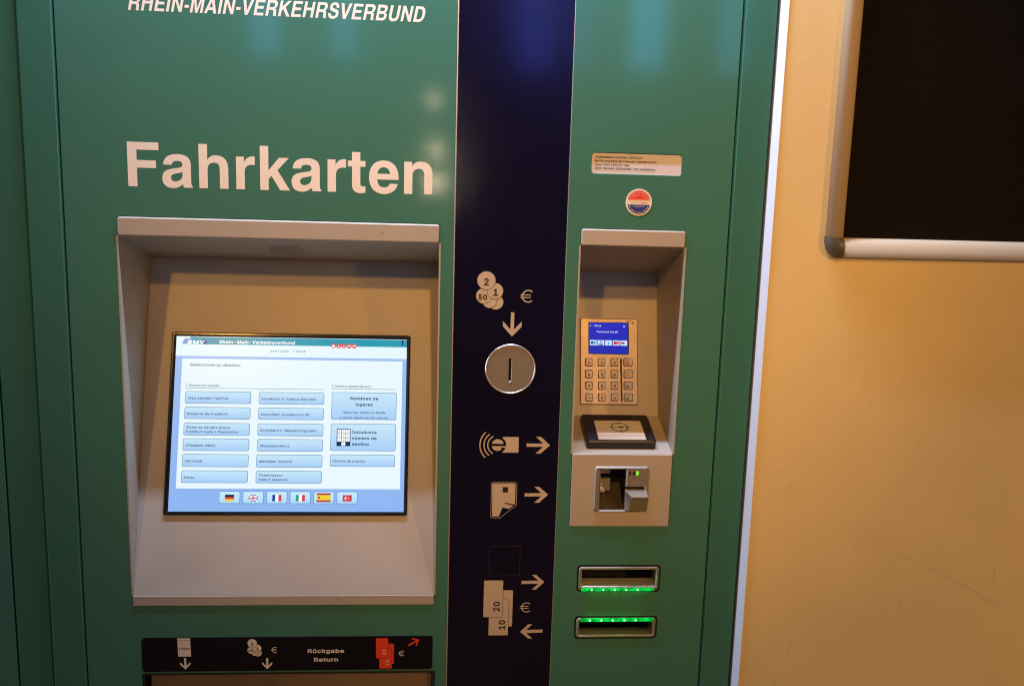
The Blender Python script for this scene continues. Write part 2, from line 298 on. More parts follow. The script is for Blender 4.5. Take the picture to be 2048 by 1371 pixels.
 79: (557, [[247, -19, 314, -20, 346, -13, 392, 4, 427, 27, 463, 63, 484, 95, 502, 133, 519, 197, 519, 311, 506, 365, 482, 417, 455, 455, 416, 489, 362, 517, 318, 528, 264, 530, 208, 519, 160, 497, 128, 474, 92, 434, 69, 395, 54, 353, 43, 301, 41, 231, 47, 181, 60, 137, 82, 91, 114, 48, 158, 13, 204, -9], [260, 69, 230, 77, 206, 89, 180, 110, 162, 135, 146, 169, 137, 201, 133, 279, 148, 345, 158, 367, 178, 396, 201, 417, 228, 431, 258, 440, 290, 442, 324, 435, 352, 423, 372, 410, 394, 385, 410, 359, 424, 317, 431, 275, 431, 233, 425, 193, 414, 159, 398, 129, 377, 103, 354, 87, 322, 73, 300, 68]]),
 80: (469, [[71, -13, 140, -14, 152, -3, 154, 171, 278, 172, 322, 181, 358, 197, 379, 211, 401, 233, 414, 253, 432, 297, 437, 321, 437, 375, 430, 405, 418, 435, 403, 459, 376, 486, 352, 501, 316, 515, 282, 522, 76, 522, 64, 515, 61, 1, 64, -8], [156, 256, 153, 261, 154, 437, 274, 436, 302, 428, 325, 411, 340, 381, 345, 333, 335, 299, 316, 276, 290, 263, 256, 256]]),
 82: (473, [[71, -13, 140, -14, 152, -3, 153, 179, 158, 184, 254, 182, 360, -11, 444, -14, 454, -7, 455, 9, 351, 199, 352, 203, 392, 230, 412, 255, 432, 299, 439, 341, 435, 395, 423, 431, 403, 463, 362, 497, 326, 513, 284, 522, 76, 522, 64, 515, 61, 1, 64, -8], [156, 270, 153, 275, 154, 437, 276, 436, 312, 423, 330, 408, 342, 381, 347, 353, 340, 317, 332, 300, 319, 287, 304, 279, 272, 270]]),
 83: (471, [[201, -21, 288, -20, 328, -9, 362, 7, 384, 22, 410, 51, 424, 75, 437, 117, 437, 159, 430, 187, 414, 217, 394, 240, 364, 261, 316, 283, 182, 325, 162, 338, 148, 357, 145, 385, 159, 415, 190, 435, 224, 444, 268, 442, 306, 427, 326, 409, 340, 373, 350, 365, 416, 364, 426, 370, 429, 397, 420, 427, 391, 473, 371, 491, 340, 510, 280, 528, 204, 528, 162, 517, 128, 501, 108, 488, 82, 461, 66, 435, 53, 391, 53, 355, 60, 327, 74, 299, 96, 274, 120, 257, 160, 237, 296, 195, 329, 177, 342, 159, 347, 141, 345, 127, 329, 95, 298, 75, 258, 64, 208, 66, 172, 79, 148, 99, 133, 139, 122, 149, 52, 150, 42, 144, 39, 127, 46, 95, 58, 67, 76, 40, 103, 15, 140, -6]]),
 84: (473, [[203, -13, 272, -14, 280, -10, 285, -1, 285, 435, 290, 438, 438, 441, 445, 451, 445, 509, 434, 521, 48, 522, 39, 519, 34, 511, 33, 451, 44, 439, 188, 438, 193, 435, 193, 1, 196, -8]]),
 85: (541, [[245, -21, 298, -22, 328, -18, 364, -7, 396, 9, 418, 24, 445, 51, 472, 97, 483, 131, 487, 169, 487, 507, 484, 516, 476, 521, 406, 522, 394, 511, 390, 151, 378, 119, 356, 92, 326, 75, 288, 66, 258, 66, 212, 79, 192, 92, 165, 125, 153, 173, 152, 511, 146, 519, 134, 522, 74, 522, 62, 511, 61, 155, 72, 105, 98, 56, 141, 15, 184, -7]]),
 86: (504, [[215, -13, 294, -14, 306, -5, 484, 483, 491, 507, 484, 519, 408, 522, 398, 515, 256, 108, 112, 513, 98, 522, 32, 522, 22, 515, 19, 501, 24, 487, 204, -1]]),
 87: (710, [[165, -13, 246, -14, 258, -5, 358, 356, 458, -5, 472, -14, 546, -14, 556, -8, 698, 503, 694, 518, 686, 522, 616, 522, 604, 511, 508, 138, 410, 507, 403, 519, 394, 522, 320, 522, 307, 511, 208, 139, 110, 513, 98, 522, 30, 522, 21, 517, 18, 503, 62, 341, 156, -3]]),
 90: (462, [[53, -13, 414, -14, 426, -7, 429, 59, 418, 71, 161, 71, 420, 449, 425, 459, 425, 507, 418, 519, 56, 522, 44, 515, 41, 451, 52, 439, 302, 438, 306, 435, 48, 59, 43, 49, 43, -1]]),
 97: (413, [[147, -21, 200, -22, 222, -17, 254, -3, 274, 12, 280, -7, 290, -14, 352, -14, 364, -3, 362, 293, 355, 317, 336, 348, 304, 375, 266, 391, 232, 398, 184, 398, 132, 385, 104, 371, 77, 351, 58, 327, 44, 299, 44, 287, 50, 279, 116, 260, 127, 267, 148, 296, 166, 308, 194, 316, 226, 316, 248, 309, 262, 300, 274, 275, 277, 255, 272, 247, 160, 230, 116, 219, 68, 194, 52, 178, 40, 157, 31, 123, 31, 95, 36, 69, 48, 41, 65, 19, 90, -1, 116, -13], [170, 61, 140, 71, 126, 85, 121, 111, 126, 125, 134, 134, 150, 143, 180, 152, 276, 166, 277, 135, 272, 115, 254, 84, 220, 65, 200, 60]]),
 98: (448, [[221, -21, 266, -22, 316, -8, 350, 14, 371, 35, 390, 63, 408, 105, 419, 159, 419, 219, 410, 265, 391, 313, 373, 339, 339, 371, 308, 387, 268, 398, 220, 398, 184, 388, 144, 360, 140, 515, 130, 522, 64, 521, 56, 516, 53, 507, 54, -3, 66, -14, 130, -13, 140, -3, 144, 20, 174, -5, 208, -19], [234, 61, 194, 71, 166, 97, 148, 139, 141, 193, 152, 253, 174, 292, 206, 311, 240, 316, 278, 305, 294, 294, 308, 275, 325, 231, 329, 175, 316, 119, 297, 87, 272, 69]]),
 99: (420, [[197, -21, 258, -20, 290, -11, 316, 1, 336, 14, 364, 42, 377, 61, 391, 95, 388, 109, 378, 117, 318, 130, 308, 124, 292, 93, 276, 77, 250, 65, 218, 60, 176, 73, 153, 93, 142, 111, 127, 161, 127, 215, 138, 255, 148, 275, 172, 301, 200, 313, 216, 316, 258, 309, 277, 299, 291, 285, 306, 255, 316, 248, 380, 263, 390, 273, 384, 299, 374, 319, 344, 356, 296, 385, 248, 398, 198, 398, 166, 391, 126, 373, 102, 356, 65, 311, 48, 273, 37, 229, 35, 167, 39, 135, 52, 93, 72, 55, 93, 29, 120, 7, 150, -9]]),
 100: (448, [[187, -21, 232, -22, 254, -17, 284, -3, 310, 18, 316, -7, 326, -14, 388, -14, 400, -3, 401, 507, 398, 516, 390, 521, 324, 522, 314, 515, 310, 360, 282, 381, 246, 396, 188, 398, 158, 391, 114, 369, 84, 342, 68, 319, 48, 277, 37, 233, 35, 167, 42, 121, 54, 85, 78, 42, 111, 9, 148, -11], [218, 61, 182, 69, 162, 82, 150, 97, 130, 147, 125, 199, 134, 247, 153, 285, 180, 307, 224, 316, 266, 303, 290, 279, 309, 231, 313, 179, 306, 137, 296, 109, 285, 91, 271, 77, 252, 67]]),
 101: (428, [[201, -21, 266, -20, 292, -13, 330, 5, 371, 41, 393, 83, 392, 95, 386, 103, 320, 120, 308, 112, 293, 85, 274, 71, 248, 62, 218, 60, 184, 69, 165, 79, 148, 96, 136, 119, 127, 149, 130, 156, 386, 156, 395, 159, 400, 167, 395, 257, 382, 295, 366, 325, 345, 351, 316, 373, 292, 385, 244, 398, 196, 398, 172, 393, 132, 377, 104, 358, 68, 315, 48, 273, 37, 229, 37, 145, 50, 97, 70, 57, 102, 20, 130, 1, 162, -13], [130, 234, 130, 243, 140, 269, 162, 296, 184, 309, 212, 316, 250, 311, 272, 300, 292, 277, 307, 239, 302, 234]]),
 102: (278, [[91, -13, 158, -14, 170, -3, 171, 311, 176, 314, 246, 315, 254, 321, 257, 331, 257, 381, 253, 389, 244, 394, 172, 395, 171, 427, 178, 447, 192, 457, 218, 460, 244, 454, 254, 460, 271, 517, 268, 530, 256, 537, 224, 544, 186, 544, 152, 535, 132, 525, 107, 505, 88, 473, 81, 443, 80, 395, 20, 394, 8, 383, 7, 327, 12, 318, 20, 314, 76, 314, 81, 311, 81, 1, 84, -8]]),
 103: (449, [[187, -163, 252, -164, 316, -147, 345, -131, 368, -110, 392, -69, 401, -33, 401, 379, 398, 388, 390, 393, 326, 393, 316, 383, 314, 358, 276, 385, 246, 396, 188, 398, 152, 389, 112, 367, 86, 344, 62, 309, 50, 283, 35, 215, 39, 137, 60, 79, 97, 31, 148, 1, 204, -10, 240, -8, 264, -1, 288, 11, 312, 29, 313, -9, 306, -39, 294, -58, 272, -73, 224, -84, 188, -79, 149, -59, 129, -33, 118, -26, 108, -29, 56, -61, 53, -75, 58, -85, 79, -113, 97, -129, 138, -151], [202, 75, 170, 87, 144, 115, 129, 155, 125, 203, 138, 259, 153, 285, 167, 299, 186, 309, 226, 316, 266, 303, 292, 277, 302, 257, 311, 225, 313, 173, 300, 123, 280, 94, 246, 77]]),
 104: (434, [[63, -13, 130, -14, 142, -3, 145, 251, 156, 279, 172, 298, 188, 307, 212, 314, 240, 314, 264, 305, 280, 292, 292, 267, 297, 243, 300, -7, 310, -14, 374, -14, 382, -10, 387, -1, 387, 247, 383, 285, 373, 319, 355, 349, 325, 377, 300, 389, 266, 398, 220, 398, 200, 393, 144, 364, 143, 509, 139, 517, 130, 522, 66, 522, 57, 517, 53, 509, 53, 1, 56, -8]]),
 105: (191, [[63, -13, 130, -14, 138, -10, 143, -1, 143, 379, 139, 389, 130, 394, 66, 394, 57, 389, 53, 381, 53, 1, 56, -8], [91, 429, 116, 431, 132, 439, 146, 453, 155, 471, 155, 495, 148, 511, 130, 529, 108, 538, 90, 538, 68, 529, 54, 518, 43, 495, 43, 471, 50, 454, 72, 435]]),
 106: (191, [[1, -155, 44, -156, 88, -141, 118, -115, 132, -91, 140, -65, 143, 379, 140, 388, 132, 393, 66, 394, 54, 383, 53, -41, 42, -65, 26, -72, 2, -73, -8, -83, -9, -143], [91, 429, 116, 431, 132, 439, 146, 453, 155, 473, 155, 493, 146, 514, 130, 529, 108, 538, 86, 537, 61, 525, 49, 511, 41, 485, 44, 467, 51, 453, 68, 437]]),
 107: (405, [[63, -13, 130, -14, 140, -7, 143, 131, 166, 155, 302, -11, 388, -14, 397, -9, 401, -1, 392, 18, 236, 215, 385, 369, 389, 377, 386, 387, 376, 394, 292, 391, 144, 242, 143, 509, 139, 517, 130, 522, 66, 522, 57, 517, 53, 509, 53, 1, 56, -8]]),
 108: (213, [[129, -15, 176, -16, 198, -11, 208, -1, 209, 11, 195, 63, 186, 68, 150, 69, 143, 85, 142, 511, 130, 522, 66, 522, 57, 517, 53, 507, 53, 73, 58, 47, 71, 19, 96, -3]]),
 109: (634, [[63, -13, 130, -14, 142, -3, 145, 261, 154, 283, 168, 300, 188, 311, 206, 316, 226, 315, 252, 305, 266, 291, 274, 269, 275, 1, 280, -10, 288, -14, 350, -14, 362, -7, 366, 261, 374, 285, 389, 303, 420, 315, 442, 316, 466, 309, 478, 302, 490, 287, 495, 271, 498, -3, 510, -14, 570, -14, 579, -11, 585, 1, 585, 283, 578, 313, 558, 352, 528, 379, 504, 391, 470, 400, 432, 400, 392, 389, 363, 373, 334, 345, 294, 385, 252, 400, 218, 400, 186, 391, 166, 381, 144, 362, 140, 383, 130, 393, 68, 394, 59, 391, 53, 379, 53, 1, 56, -8]]),
 110: (434, [[63, -13, 130, -14, 142, -3, 145, 251, 156, 279, 172, 298, 188, 307, 212, 314, 240, 314, 264, 305, 280, 292, 292, 267, 297, 243, 300, -7, 308, -13, 316, -14, 374, -14, 384, -7, 385, 273, 380, 297, 364, 335, 332, 371, 300, 389, 266, 398, 220, 398, 200, 393, 164, 377, 144, 362, 140, 383, 130, 393, 66, 394, 56, 387, 53, 1, 56, -8]]),
 111: (439, [[197, -21, 244, -22, 278, -15, 312, -1, 338, 16, 365, 43, 382, 69, 398, 105, 409, 153, 411, 187, 407, 237, 398, 271, 376, 317, 351, 349, 316, 375, 272, 393, 248, 398, 198, 398, 166, 391, 126, 373, 102, 356, 65, 311, 48, 273, 37, 229, 35, 167, 39, 135, 52, 93, 72, 55, 93, 29, 120, 7, 150, -9], [216, 61, 176, 73, 148, 101, 130, 147, 125, 199, 134, 243, 153, 283, 182, 307, 202, 314, 230, 316, 270, 303, 292, 283, 306, 259, 314, 235, 321, 185, 310, 127, 291, 91, 262, 69, 242, 62]]),
 112: (448, [[63, -155, 130, -156, 142, -145, 144, 18, 174, -5, 208, -19, 280, -19, 316, -8, 350, 14, 378, 44, 398, 79, 408, 105, 419, 159, 419, 219, 410, 265, 391, 313, 373, 339, 339, 371, 308, 387, 268, 398, 208, 396, 176, 383, 144, 358, 140, 383, 130, 393, 66, 394, 54, 383, 53, -141, 56, -150], [234, 61, 194, 71, 166, 97, 148, 139, 141, 193, 152, 253, 174, 292, 206, 311, 240, 316, 278, 305, 294, 294, 308, 275, 325, 231, 329, 175, 316, 119, 297, 87, 272, 69]]),
 114: (283, [[63, -13, 130, -14, 142, -3, 143, 245, 148, 265, 162, 288, 188, 305, 218, 312, 260, 308, 269, 313, 273, 321, 273, 385, 262, 397, 206, 398, 188, 393, 166, 383, 144, 366, 138, 387, 128, 394, 66, 394, 54, 383, 53, 1, 56, -8]]),
 115: (389, [[169, -21, 236, -20, 264, -13, 292, -1, 316, 14, 336, 34, 354, 67, 359, 83, 361, 111, 354, 145, 340, 172, 320, 192, 276, 215, 160, 247, 147, 255, 140, 267, 138, 279, 147, 299, 166, 311, 190, 318, 216, 318, 242, 309, 254, 300, 271, 271, 282, 264, 338, 275, 350, 282, 353, 291, 350, 303, 325, 349, 288, 379, 242, 396, 176, 398, 138, 389, 112, 378, 84, 358, 68, 340, 49, 297, 47, 267, 54, 235, 68, 208, 88, 188, 126, 167, 242, 135, 256, 128, 266, 115, 269, 101, 259, 81, 242, 69, 212, 60, 182, 60, 150, 71, 134, 84, 120, 113, 112, 119, 60, 111, 40, 102, 37, 87, 44, 65, 58, 38, 80, 14, 120, -9]]),
 116: (251, [[161, -17, 218, -16, 233, -11, 241, 1, 233, 49, 227, 63, 218, 68, 190, 64, 168, 67, 159, 75, 155, 93, 155, 311, 160, 314, 220, 314, 228, 318, 233, 327, 233, 381, 229, 389, 220, 394, 156, 395, 155, 473, 148, 483, 78, 486, 69, 481, 65, 473, 65, 397, 60, 394, 20, 394, 11, 389, 7, 381, 7, 327, 18, 315, 62, 314, 65, 311, 65, 91, 74, 45, 89, 19, 109, 1, 134, -11]]),
 117: (434, [[189, -19, 224, -18, 248, -11, 280, 5, 296, 18, 302, -7, 312, -14, 374, -14, 386, -3, 387, 379, 384, 388, 376, 393, 310, 394, 298, 383, 294, 129, 284, 101, 266, 80, 254, 73, 220, 64, 188, 69, 171, 77, 154, 97, 146, 119, 140, 387, 130, 394, 66, 394, 54, 383, 53, 125, 64, 69, 82, 34, 112, 5, 150, -13]]),
 118: (413, [[173, -13, 242, -14, 254, -5, 398, 369, 401, 381, 394, 391, 318, 394, 308, 387, 210, 117, 112, 385, 98, 394, 32, 394, 22, 387, 19, 375, 24, 361, 154, 21, 166, -7]]),
 119: (591, [[149, -13, 214, -14, 226, -5, 298, 242, 372, -7, 384, -14, 446, -14, 454, -10, 460, 1, 568, 357, 573, 375, 569, 389, 560, 394, 496, 394, 484, 387, 412, 139, 344, 385, 332, 394, 260, 391, 252, 379, 184, 138, 114, 387, 102, 394, 36, 394, 28, 390, 23, 377, 34, 341, 136, 5, 140, -6]]),
 121: (413, [[97, -159, 134, -157, 174, -141, 199, -121, 216, -97, 238, -49, 398, 369, 401, 381, 394, 391, 320, 394, 308, 385, 210, 117, 112, 385, 98, 394, 32, 394, 22, 387, 19, 375, 24, 361, 161, 1, 148, -41, 134, -65, 112, -76, 74, -73, 62, -85, 49, -131, 50, -143, 60, -153]]),
 122: (404, [[53, -13, 352, -14, 364, -8, 367, -1, 367, 57, 356, 69, 174, 70, 169, 73, 358, 321, 361, 381, 355, 391, 346, 394, 64, 394, 52, 388, 49, 379, 49, 321, 60, 309, 234, 308, 239, 305, 46, 55, 43, -1]]),
 124: (254, [[99, -177, 158, -178, 166, -174, 171, -165, 171, 671, 167, 681, 158, 686, 102, 686, 93, 681, 89, 673, 89, -163, 92, -172]]),
 225: (413, [[147, -21, 200, -22, 222, -17, 254, -3, 274, 12, 280, -7, 290, -14, 352, -14, 364, -3, 362, 293, 355, 317, 336, 348, 304, 375, 266, 391, 232, 398, 184, 398, 132, 385, 104, 371, 77, 351, 58, 327, 44, 299, 44, 287, 50, 279, 116, 260, 127, 267, 148, 296, 166, 308, 194, 316, 226, 316, 248, 309, 262, 300, 274, 275, 277, 255, 272, 247, 160, 230, 116, 219, 68, 194, 52, 178, 40, 157, 31, 123, 31, 95, 36, 69, 48, 41, 65, 19, 90, -1, 116, -13], [170, 61, 140, 71, 126, 85, 121, 111, 126, 125, 134, 134, 150, 143, 180, 152, 276, 166, 277, 135, 272, 115, 254, 84, 220, 65, 200, 60], [173, 415, 228, 414, 236, 418, 302, 517, 307, 529, 303, 539, 292, 544, 224, 544, 216, 540, 164, 433, 166, 421]]),
 228: (413, [[147, -21, 200, -22, 222, -17, 254, -3, 274, 12, 280, -7, 290, -14, 352, -14, 364, -3, 362, 293, 355, 317, 336, 348, 304, 375, 266, 391, 232, 398, 184, 398, 132, 385, 104, 371, 77, 351, 58, 327, 44, 299, 44, 287, 50, 279, 116, 260, 127, 267, 148, 296, 166, 308, 194, 316, 226, 316, 248, 309, 262, 300, 274, 275, 277, 255, 272, 247, 160, 230, 116, 219, 68, 194, 52, 178, 40, 157, 31, 123, 31, 95, 36, 69, 48, 41, 65, 19, 90, -1, 116, -13], [170, 61, 140, 71, 126, 85, 121, 111, 126, 125, 134, 134, 150, 143, 180, 152, 276, 166, 277, 135, 272, 115, 254, 84, 220, 65, 200, 60], [125, 429, 138, 428, 163, 437, 178, 453, 187, 475, 186, 495, 178, 514, 162, 529, 140, 538, 116, 535, 99, 527, 84, 509, 77, 489, 80, 467, 88, 450, 100, 439], [269, 429, 292, 431, 309, 439, 324, 457, 331, 475, 330, 493, 322, 514, 306, 529, 282, 538, 260, 535, 243, 527, 228, 509, 221, 491, 224, 467, 232, 450, 244, 439]]),
 243: (439, [[197, -21, 244, -22, 278, -15, 312, -1, 338, 16, 365, 43, 382, 69, 398, 105, 409, 153, 411, 187, 407, 237, 398, 271, 376, 317, 351, 349, 316, 375, 272, 393, 248, 398, 198, 398, 166, 391, 126, 373, 102, 356, 65, 311, 48, 273, 37, 229, 35, 167, 39, 135, 52, 93, 72, 55, 93, 29, 120, 7, 150, -9], [216, 61, 176, 73, 148, 101, 130, 147, 125, 199, 134, 243, 153, 283, 182, 307, 202, 314, 230, 316, 270, 303, 292, 283, 306, 259, 314, 235, 321, 185, 310, 127, 291, 91, 262, 69, 242, 62], [191, 415, 246, 414, 254, 418, 322, 519, 325, 531, 321, 539, 310, 544, 242, 544, 234, 540, 182, 433, 184, 421]]),
 246: (439, [[197, -21, 244, -22, 278, -15, 312, -1, 338, 16, 365, 43, 382, 69, 398, 105, 409, 153, 411, 187, 407, 237, 398, 271, 376, 317, 351, 349, 316, 375, 272, 393, 248, 398, 198, 398, 166, 391, 126, 373, 102, 356, 65, 311, 48, 273, 37, 229, 35, 167, 39, 135, 52, 93, 72, 55, 93, 29, 120, 7, 150, -9], [216, 61, 176, 73, 148, 101, 130, 147, 125, 199, 134, 243, 153, 283, 182, 307, 202, 314, 230, 316, 270, 303, 292, 283, 306, 259, 314, 235, 321, 185, 310, 127, 291, 91, 262, 69, 242, 62], [143, 429, 156, 428, 181, 437, 196, 453, 205, 473, 205, 493, 196, 514, 180, 529, 158, 538, 134, 535, 116, 526, 106, 515, 95, 487, 98, 467, 109, 447, 122, 437], [287, 429, 310, 431, 327, 439, 340, 453, 349, 475, 348, 493, 340, 514, 324, 529, 300, 538, 278, 535, 260, 526, 246, 509, 239, 489, 242, 467, 250, 450, 262, 439]]),
 250: (434, [[189, -19, 224, -18, 248, -11, 280, 5, 296, 18, 302, -7, 312, -14, 374, -14, 386, -3, 387, 379, 384, 388, 376, 393, 310, 394, 298, 383, 294, 129, 284, 101, 266, 80, 254, 73, 220, 64, 188, 69, 171, 77, 154, 97, 146, 119, 140, 387, 130, 394, 66, 394, 54, 383, 53, 125, 64, 69, 82, 34, 112, 5, 150, -13], [189, 415, 244, 414, 252, 418, 318, 517, 323, 529, 319, 539, 308, 544, 240, 544, 232, 540, 180, 435, 180, 425]]),
 252: (434, [[189, -19, 224, -18, 248, -11, 280, 5, 296, 18, 302, -7, 312, -14, 374, -14, 386, -3, 387, 379, 384, 388, 376, 393, 310, 394, 298, 383, 294, 129, 284, 101, 266, 80, 254, 73, 220, 64, 188, 69, 171, 77, 154, 97, 146, 119, 140, 387, 130, 394, 66, 394, 54, 383, 53, 125, 64, 69, 82, 34, 112, 5, 150, -13], [141, 429, 164, 431, 181, 439, 196, 457, 203, 477, 200, 501, 193, 515, 178, 529, 154, 538, 132, 535, 115, 527, 102, 513, 93, 491, 94, 473, 104, 450, 122, 435], [283, 429, 300, 429, 325, 439, 336, 451, 347, 479, 344, 499, 335, 517, 318, 531, 298, 538, 274, 535, 261, 529, 246, 513, 237, 493, 237, 475, 246, 452, 266, 435]]),
 8364: (488, [[271, -19, 332, -20, 382, -7, 428, 17, 451, 41, 424, 101, 412, 110, 402, 107, 362, 81, 322, 68, 286, 68, 256, 77, 231, 91, 211, 111, 198, 131, 184, 163, 188, 166, 316, 167, 329, 179, 349, 231, 345, 239, 336, 244, 174, 244, 172, 265, 360, 267, 368, 273, 393, 325, 390, 336, 380, 342, 186, 342, 184, 345, 191, 365, 217, 405, 240, 423, 260, 433, 282, 440, 312, 442, 358, 429, 404, 399, 414, 396, 426, 405, 450, 455, 447, 475, 408, 503, 366, 521, 318, 530, 286, 530, 240, 521, 198, 503, 170, 484, 141, 455, 124, 431, 100, 383, 88, 343, 48, 342, 40, 338, 19, 287, 22, 273, 30, 267, 76, 266, 79, 261, 78, 245, 48, 244, 38, 237, 19, 187, 23, 171, 32, 166, 88, 165, 107, 107, 145, 49, 166, 28, 196, 7, 230, -9]]),
}
